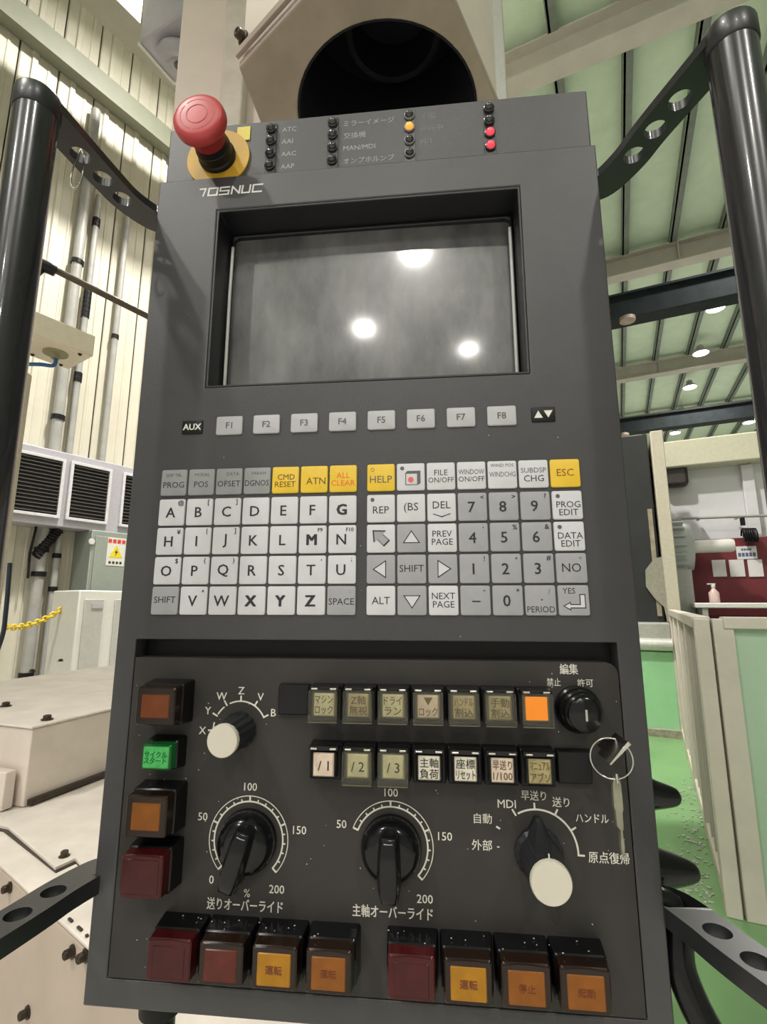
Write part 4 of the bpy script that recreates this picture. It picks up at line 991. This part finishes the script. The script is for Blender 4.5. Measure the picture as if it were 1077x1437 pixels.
# steel rod between the left handle and the pendant, behind both
RY = 0.62
g = MB(); a_ = on_plane(40, 360, Vector((0, 1, 0)), RY); b_ = on_plane(230, 455, Vector((0, 1, 0)), RY + 0.1)
g.tube([a_, (a_ + b_) / 2, b_], 0.0048, 14)
rd = empty('stay_rod', b_); me_ = g.v; g.v = [tuple(Vector(p) - b_) for p in g.v]; tag(rd, 'dark brown stay rod behind the left grab handle', 'rod')
g.build('rod', mat('rod_brown', (0.10, 0.075, 0.05), 0.35, metal=0.4, var=0.3, scale=40), rd, smooth=60)
g = MB(); cpt = on_plane(64, 374, Vector((0, 1, 0)), RY) - b_; g.lathe([(0.0075, -0.012), (0.0085, 0), (0.0075, 0.012)], cpt, (b_ - a_), 14); g.tube([cpt, cpt + Vector((-0.012, -0.01, -0.03))], 0.004, 8); g.build('clamp', BLK, rd, smooth=50)
# wire loop hung on the upper left arm
g = MB(); q0 = Vector((-229, 26, 300)); 
pts = [(-240 + x, 51, z) for x, z in ((5, 306), (2.6, 298), (0.4, 288), (1.2, 278), (4.2, 275), (7.4, 279), (8.4, 289), (7.6, 298), (5, 306))]
P = smooth_path(pts, 6)
g.tube([Matrix.Rotation(-PSI, 3, 'Z') @ L3(p.x, p.z, p.y) + pend.location for p in P], 0.55 * mm, 8); o = g.build('wire_loop', STEEL, smooth=60); tag(o, 'bright wire loop hanging through a hole of the upper left handle arm', 'wire loop')

# ================================================================== RIGHT BACKGROUND
# safety fence
f0 = on_z(1030, 1283, 0); f1 = on_z(962, 1035, 0); fd = (f1 - f0); fl = fd.length; fd.normalize(); fnm = Vector((fd.y, -fd.x, 0))
FH = on_plane(1012, 868, Vector((0, 1, 0)), f0.y).z
FEN = mat('fence_off_white', (0.60, 0.55, 0.48), 0.45, var=0.1, scale=6)
FENP = mat('fence_panel_grey', (0.50, 0.48, 0.44), 0.4, var=0.15, scale=5, stretch=(1, 1, 0.15))
def fence(org, d, length, n, lab, grn=False):
    e = empty('safety_fence', org); nn = Vector((d.y, -d.x, 0))
    for k in range(n + 1):
        wd = 0.09
        g = MB(); g.obox(d * (length * k / n) + up * (FH / 2), d, nn, up, wd, 0.07, FH); g.build('post', FEN, e, bevel=0.005)
    g = MB(); g.obox(d * (length / 2) + up * (FH - 0.02), d, nn, up, length, 0.085, 0.06); g.build('top_rail', FEN, e, bevel=0.006)
    g = MB(); g.obox(d * (length / 2) + up * 0.05, d, nn, up, length, 0.06, 0.09); g.build('bottom_rail', FEN, e, bevel=0.006)
    for k in range(n):
        g = MB(); w_ = length / n - 0.09
        g.obox(d * (length * (k + 0.5) / n) + up * (FH / 2 + 0.03), d, nn, up, w_, 0.012, FH - 0.14)
        g.build('panel', GPAN if grn else FENP, e)
        if not grn:
            for j in range(1, 4):
                g = MB(); g.obox(d * (length * k / n + 0.045 + w_ * j / 4) - nn * 0.012 + up * (FH / 2 + 0.03), d, nn, up, 0.02, 0.014, FH - 0.14); g.build('stiffener', FENP, e)
    tag(e, lab, 'fence')
GPAN = mat('fence_panel_green', (0.40, 0.55, 0.40), 0.25, var=0.08, scale=3)
fence(f0, fd, fl, 4, 'off-white metal safety fence running back beside the pendant')
fence(f0 + HB * 0.088 - HA * 0.01, (HB * 1.0 + HA * 0.05).normalized(), 2.4, 2, 'off-white fence section with pale green panels at the right edge', True)

# green machine base with grey guide on top, and the dark column standing on it
m0 = on_z(962, 1036, 0); 
mbz = on_plane(930, 915, HA, m0.dot(HA)).z; mtz = on_plane(930, 874, HA, m0.dot(HA)).z
e = empty('machine_bed', hall(m0.dot(HA), m0.dot(HB) - 0.9, 0)); o_ = e.location.copy(); tag(e, 'green machine base with a grey guideway behind the pendant', 'machine base')
ma, mbb = m0.dot(HA), m0.dot(HB) - 0.08
g = MB(); g.obox(hall(ma + 0.6, mbb - 0.9, mbz / 2) - o_, HB, HA, up, 1.9, 1.2, mbz); g.build('base_body', mat('base_green', (0.34, 0.66, 0.36), 0.35, var=0.1, scale=3), e, bevel=0.01)
g = MB(); g.obox(hall(ma + 0.6, mbb - 0.9, (mbz + mtz) / 2) - o_, HB, HA, up, 1.9, 1.15, mtz - mbz); g.build('guideway', mat('guide_grey', (0.45, 0.46, 0.42), 0.35, metal=0.2, var=0.15), e, bevel=0.02)
g = MB(); g.tube([hall(ma - 0.0, mbb - 1.85 + 0.95 * k, mbz + 0.08) - o_ for k in range(3)], 0.07, 14); g.build('guide_bar', mat('guide_bar_light', (0.62, 0.62, 0.58), 0.3, metal=0.3), e, smooth=60)
g = MB(); g.obox(hall(ma - 0.03, mbb - 0.9, 0.04) - o_, HB, HA, up, 1.9, 0.08, 0.08); g.build('kerb', mat('kerb_dirty', (0.36, 0.33, 0.26), 0.6, var=0.4, scale=30), e)

ca = ma + 0.25
cr = on_plane(957, 870, HA, ca); ct = on_plane(925, 607, HA, ca)
cb = cr.dot(HB)
e = empty('machine_upright', hall(ca, cb - 0.6, mtz)); o_ = e.location.copy(); tag(e, 'black machine upright with a pale edge strip, right of the pendant', 'machine')
g = MB(); g.obox(hall(ca + 0.4, cb - 1.0, (mtz + ct.z) / 2) - o_, HB, HA, up, 1.66, 0.8, ct.z - mtz); g.build('bellows_body', mat('upright_black', (0.02, 0.022, 0.022), 0.4, var=0.3, scale=5), e, bevel=0.01)
g = MB(); g.obox(hall(ca + 0.35, cb - 0.07, (mtz + ct.z) / 2) - o_, HB, HA, up, 0.14, 0.9, ct.z - mtz); g.build('edge_strip', mat('strip_beige', (0.52, 0.48, 0.38), 0.45, var=0.1), e, bevel=0.01)
g = MB(); g.obox(hall(ca - 0.01, cb - 0.22, (mtz + ct.z) / 2 - 0.45) - o_, HB, HA, up, 0.05, 0.02, 1.3); g.build('guide_strip', mat('strip_worn', (0.32, 0.28, 0.2), 0.5, var=0.4, scale=12), e)
g = MB(); P_ = [(-0.08, 0.0), (-0.08, 0.78), (-0.22, 0.76), (-0.33, 0.62), (-0.34, 0.42), (-0.26, 0.28), (-0.17, 0.18), (-0.15, 0.0)]
g.prism([P_], -0.04, 0.0, lambda b_, z_, e_: hall(ca + e_, cb + b_, mtz + z_) - o_); g.build('cover_plate', mat('plate_olive_grey', (0.30, 0.29, 0.23), 0.45, var=0.2), e)
# ribbed motor with white shaft guard
mp_ = on_plane(958, 768, HA, 7.6); e = empty('ribbed_motor', mp_ - up * 0.35); o_ = e.location.copy(); tag(e, 'grey finned motor with a white cylindrical end beside the black upright', 'motor')
c_ = mp_ - HB * 0.2
g = MB(); g.lathe([(0.30, -0.4), (0.34, -0.38), (0.34, 0.22), (0.30, 0.30), (0.2, 0.32)], c_ - o_, HB, 28); g.build('motor_body', mat('motor_grey', (0.42, 0.44, 0.44), 0.4, var=0.1), e, smooth=40)
for k in range(20):
    a = 2 * math.pi * k / 20; rd_ = up * math.sin(a) + HA * math.cos(a)
    MB().obox(c_ + rd_ * 0.35 - HB * 0.09 - o_, HB, rd_, rd_.cross(HB), 0.60, 0.07, 0.03).build('fin', MATS['motor_grey'], e)
g = MB(); g.lathe([(0.085, 0), (0.085, 0.44), (0.075, 0.47), (0.0001, 0.48)], c_ + HB * 0.3 - o_, HB, 20); g.build('shaft_guard', mat('guard_white', (0.68, 0.66, 0.62), 0.4, var=0.05), e, smooth=40)
MB().obox(c_ - up * 0.85 - o_, HB, HA, up, 0.5, 0.5, 1.1).build('motor_stand', mat('stand_grey', (0.4, 0.4, 0.38), 0.45), e, bevel=0.01)

# things on and before the white partition
def PW(x, y, gap=0.0): return on_plane(x, y, HA, PA - gap)
def wall_panel(name, x0, y0, x1, y1, gap, th, m, lab, cat, group=None, bevel=0.004):
    a = PW(x0, y0, gap); b = PW(x1, y1, gap)
    c = (a + b) / 2
    g = MB(); g.obox(Vector((0, 0, 0)), HB, HA, up, abs((b - a).dot(HB)), th, abs(a.z - b.z))
    o = g.build(name, m, bevel=bevel, loc=c); tag(o, lab, cat, group); return o
MAR = mat('board_maroon', (0.16, 0.018, 0.025), 0.6, var=0.12, scale=20)
wall_panel('notice_board', 950, 759, 1180, 880, 0.2, 0.05, MAR, 'long maroon notice board on the white partition', 'notice board')
PAPR = mat('paper_white', (0.72, 0.70, 0.68), 0.6, var=0.04)
for (x0, x1, lab) in ((999, 1021, 'white sheet on the maroon board, nearest the finned motor'), (1023, 1047, 'white sheet on the maroon board, middle one under the printed sign'), (1049, 1073, 'white sheet on the maroon board, farthest right of the row')):
    wall_panel('paper_sheet', x0, 786 - (x0 - 999) * 0.01, x1, 809, 0.24, 0.006, PAPR, lab, 'paper', 'sheets on the maroon board', 0)
sa, sb_ = PW(1033, 767, 0.24), PW(1064, 784, 0.24)
e = empty('printed_sign', (sa + sb_) / 2); tag(e, 'small white sign with blue printing on the maroon board', 'sign')
wd, hh = abs((sb_ - sa).dot(HB)), abs(sa.z - sb_.z)
MB().obox(Vector(), HB, HA, up, wd, 0.006, hh).build('sign_plate', PAPR, e)
SB = mat('sign_blue', (0.08, 0.12, 0.25), 0.6)
for k in range(5): MB().obox(HB * (-wd * 0.36 + wd * 0.18 * k) - HA * 0.004 - up * hh * 0.16, HB, HA, up, wd * 0.14, 0.003, hh * 0.3).build('sign_print', SB, e)
for k in range(4): MB().obox(HB * (-wd * 0.2 + wd * 0.13 * k) - HA * 0.004 + up * hh * 0.24, HB, HA, up, wd * 0.1, 0.003, hh * 0.16).build('sign_print', SB, e)
# dark wall box
wall_panel('wall_box', 925, 656, 967, 682, 0.1, 0.2, mat('wall_box_dark', (0.045, 0.035, 0.032), 0.5, var=0.2), 'dark brown box under the cream beam on the partition', 'box', None, 0.05)
# pipe rail with hung coil
a_ = PW(950, 728, 0.25); b_ = PW(1120, 722, 0.25)
e = empty('pipe_rail', a_); tag(e, 'thin grey pipe rail along the white partition', 'rail')
g = MB(); g.tube([Vector((0, 0, 0)), (b_ - a_) / 2, b_ - a_], 0.018, 8); g.build('pipe', PIPE, e, smooth=60)
pm_ = PW(1042, 727, 0.25) - a_
for k in (0.2, 0.53, 0.9): MB().obox((b_ - a_) * k + HA * 0.09, HB, HA, up, 0.03, 0.2, 0.03).build('bracket', PIPE, e)
g = MB(); g.tube([pm_, pm_ - up * 0.1], 0.03, 8); g.build('drop_clip', BLK, e)
g = MB(); c_ = PW(1053, 751, 0.36); hx = PW(1065, 751, 0.36) - PW(1045, 751, 0.36)
g.tube([-hx / 2 + hx * (k / 60) + (up * math.sin(k * 0.63) + HA * math.cos(k * 0.63)) * 0.09 for k in range(61)], 0.012, 6)
o = g.build('coiled_hose', BLK, smooth=60, loc=c_); tag(o, 'small black coiled hose just above the maroon board', 'hose')
# counter with tap-like stand in front of the board
a_ = PW(985, 846, 1.1); e = empty('work_counter', a_ - up * a_.z); o_ = e.location.copy(); tag(e, 'white work counter under the maroon notice board', 'counter')
g = MB(); g.obox(a_ + HB * 1.2 - up * 0.03 - o_, HB, HA, up, 2.6, 0.55, 0.06); g.build('counter_top', mat('counter_white', (0.66, 0.64, 0.62), 0.4, var=0.05), e, bevel=0.01)
for k in (0.0, 1.2, 2.4): MB().obox(a_ + HB * k - up * (a_.z / 2 + 0.03) - o_, HB, HA, up, 0.06, 0.45, a_.z - 0.06).build('leg', MATS['counter_white'], e, bevel=0.005)
g = MB(); g.obox(a_ + HB * 1.2 - up * (0.75) + HA * 0.2 - o_, HB, HA, up, 2.4, 0.03, 1.2); g.build('back_panel', MAR, e)
c_ = PW(1004, 846, 1.1); e = empty('dispenser_bottle', c_); tag(e, 'pale pink bottle standing on the white work counter', 'bottle')
g = MB(); g.lathe([(0.05, 0), (0.055, 0.01), (0.055, 0.12), (0.03, 0.15), (0.02, 0.17), (0.02, 0.19)], (0, 0, 0), up, 14); g.build('bottle_body', mat('bottle_pink', (0.6, 0.45, 0.42), 0.35), e, smooth=50)
g = MB(); g.lathe([(0.024, 0.185), (0.024, 0.215), (0.015, 0.22)], (0, 0, 0), up, 12); g.obox(Vector((-0.02, 0, 0.225)), Vector((1, 0, 0)), Vector((0, 1, 0)), up, 0.09, 0.02, 0.015); g.build('pump', mat('pump_white', (0.7, 0.68, 0.66), 0.4), e, smooth=40)
# swarf and droplets on the floor: countless
g = MB()
for k in range(260):
    x = random.gauss(975, 14); y = random.uniform(1090, 1330)
    p = on_z(x, y, 0.004); s = random.uniform(0.004, 0.014); a = random.uniform(0, 6.28)
    g.obox(p, Vector((math.cos(a), math.sin(a), 0)), Vector((-math.sin(a), math.cos(a), 0)), up, s * random.uniform(1, 3), s, 0.004)
o = g.build('metal_swarf', mat('swarf_light', (0.6, 0.62, 0.55), 0.35, metal=0.4)); tag(o, 'bright metal swarf scattered on the green floor by the fence', 'swarf', None, 'stuff')
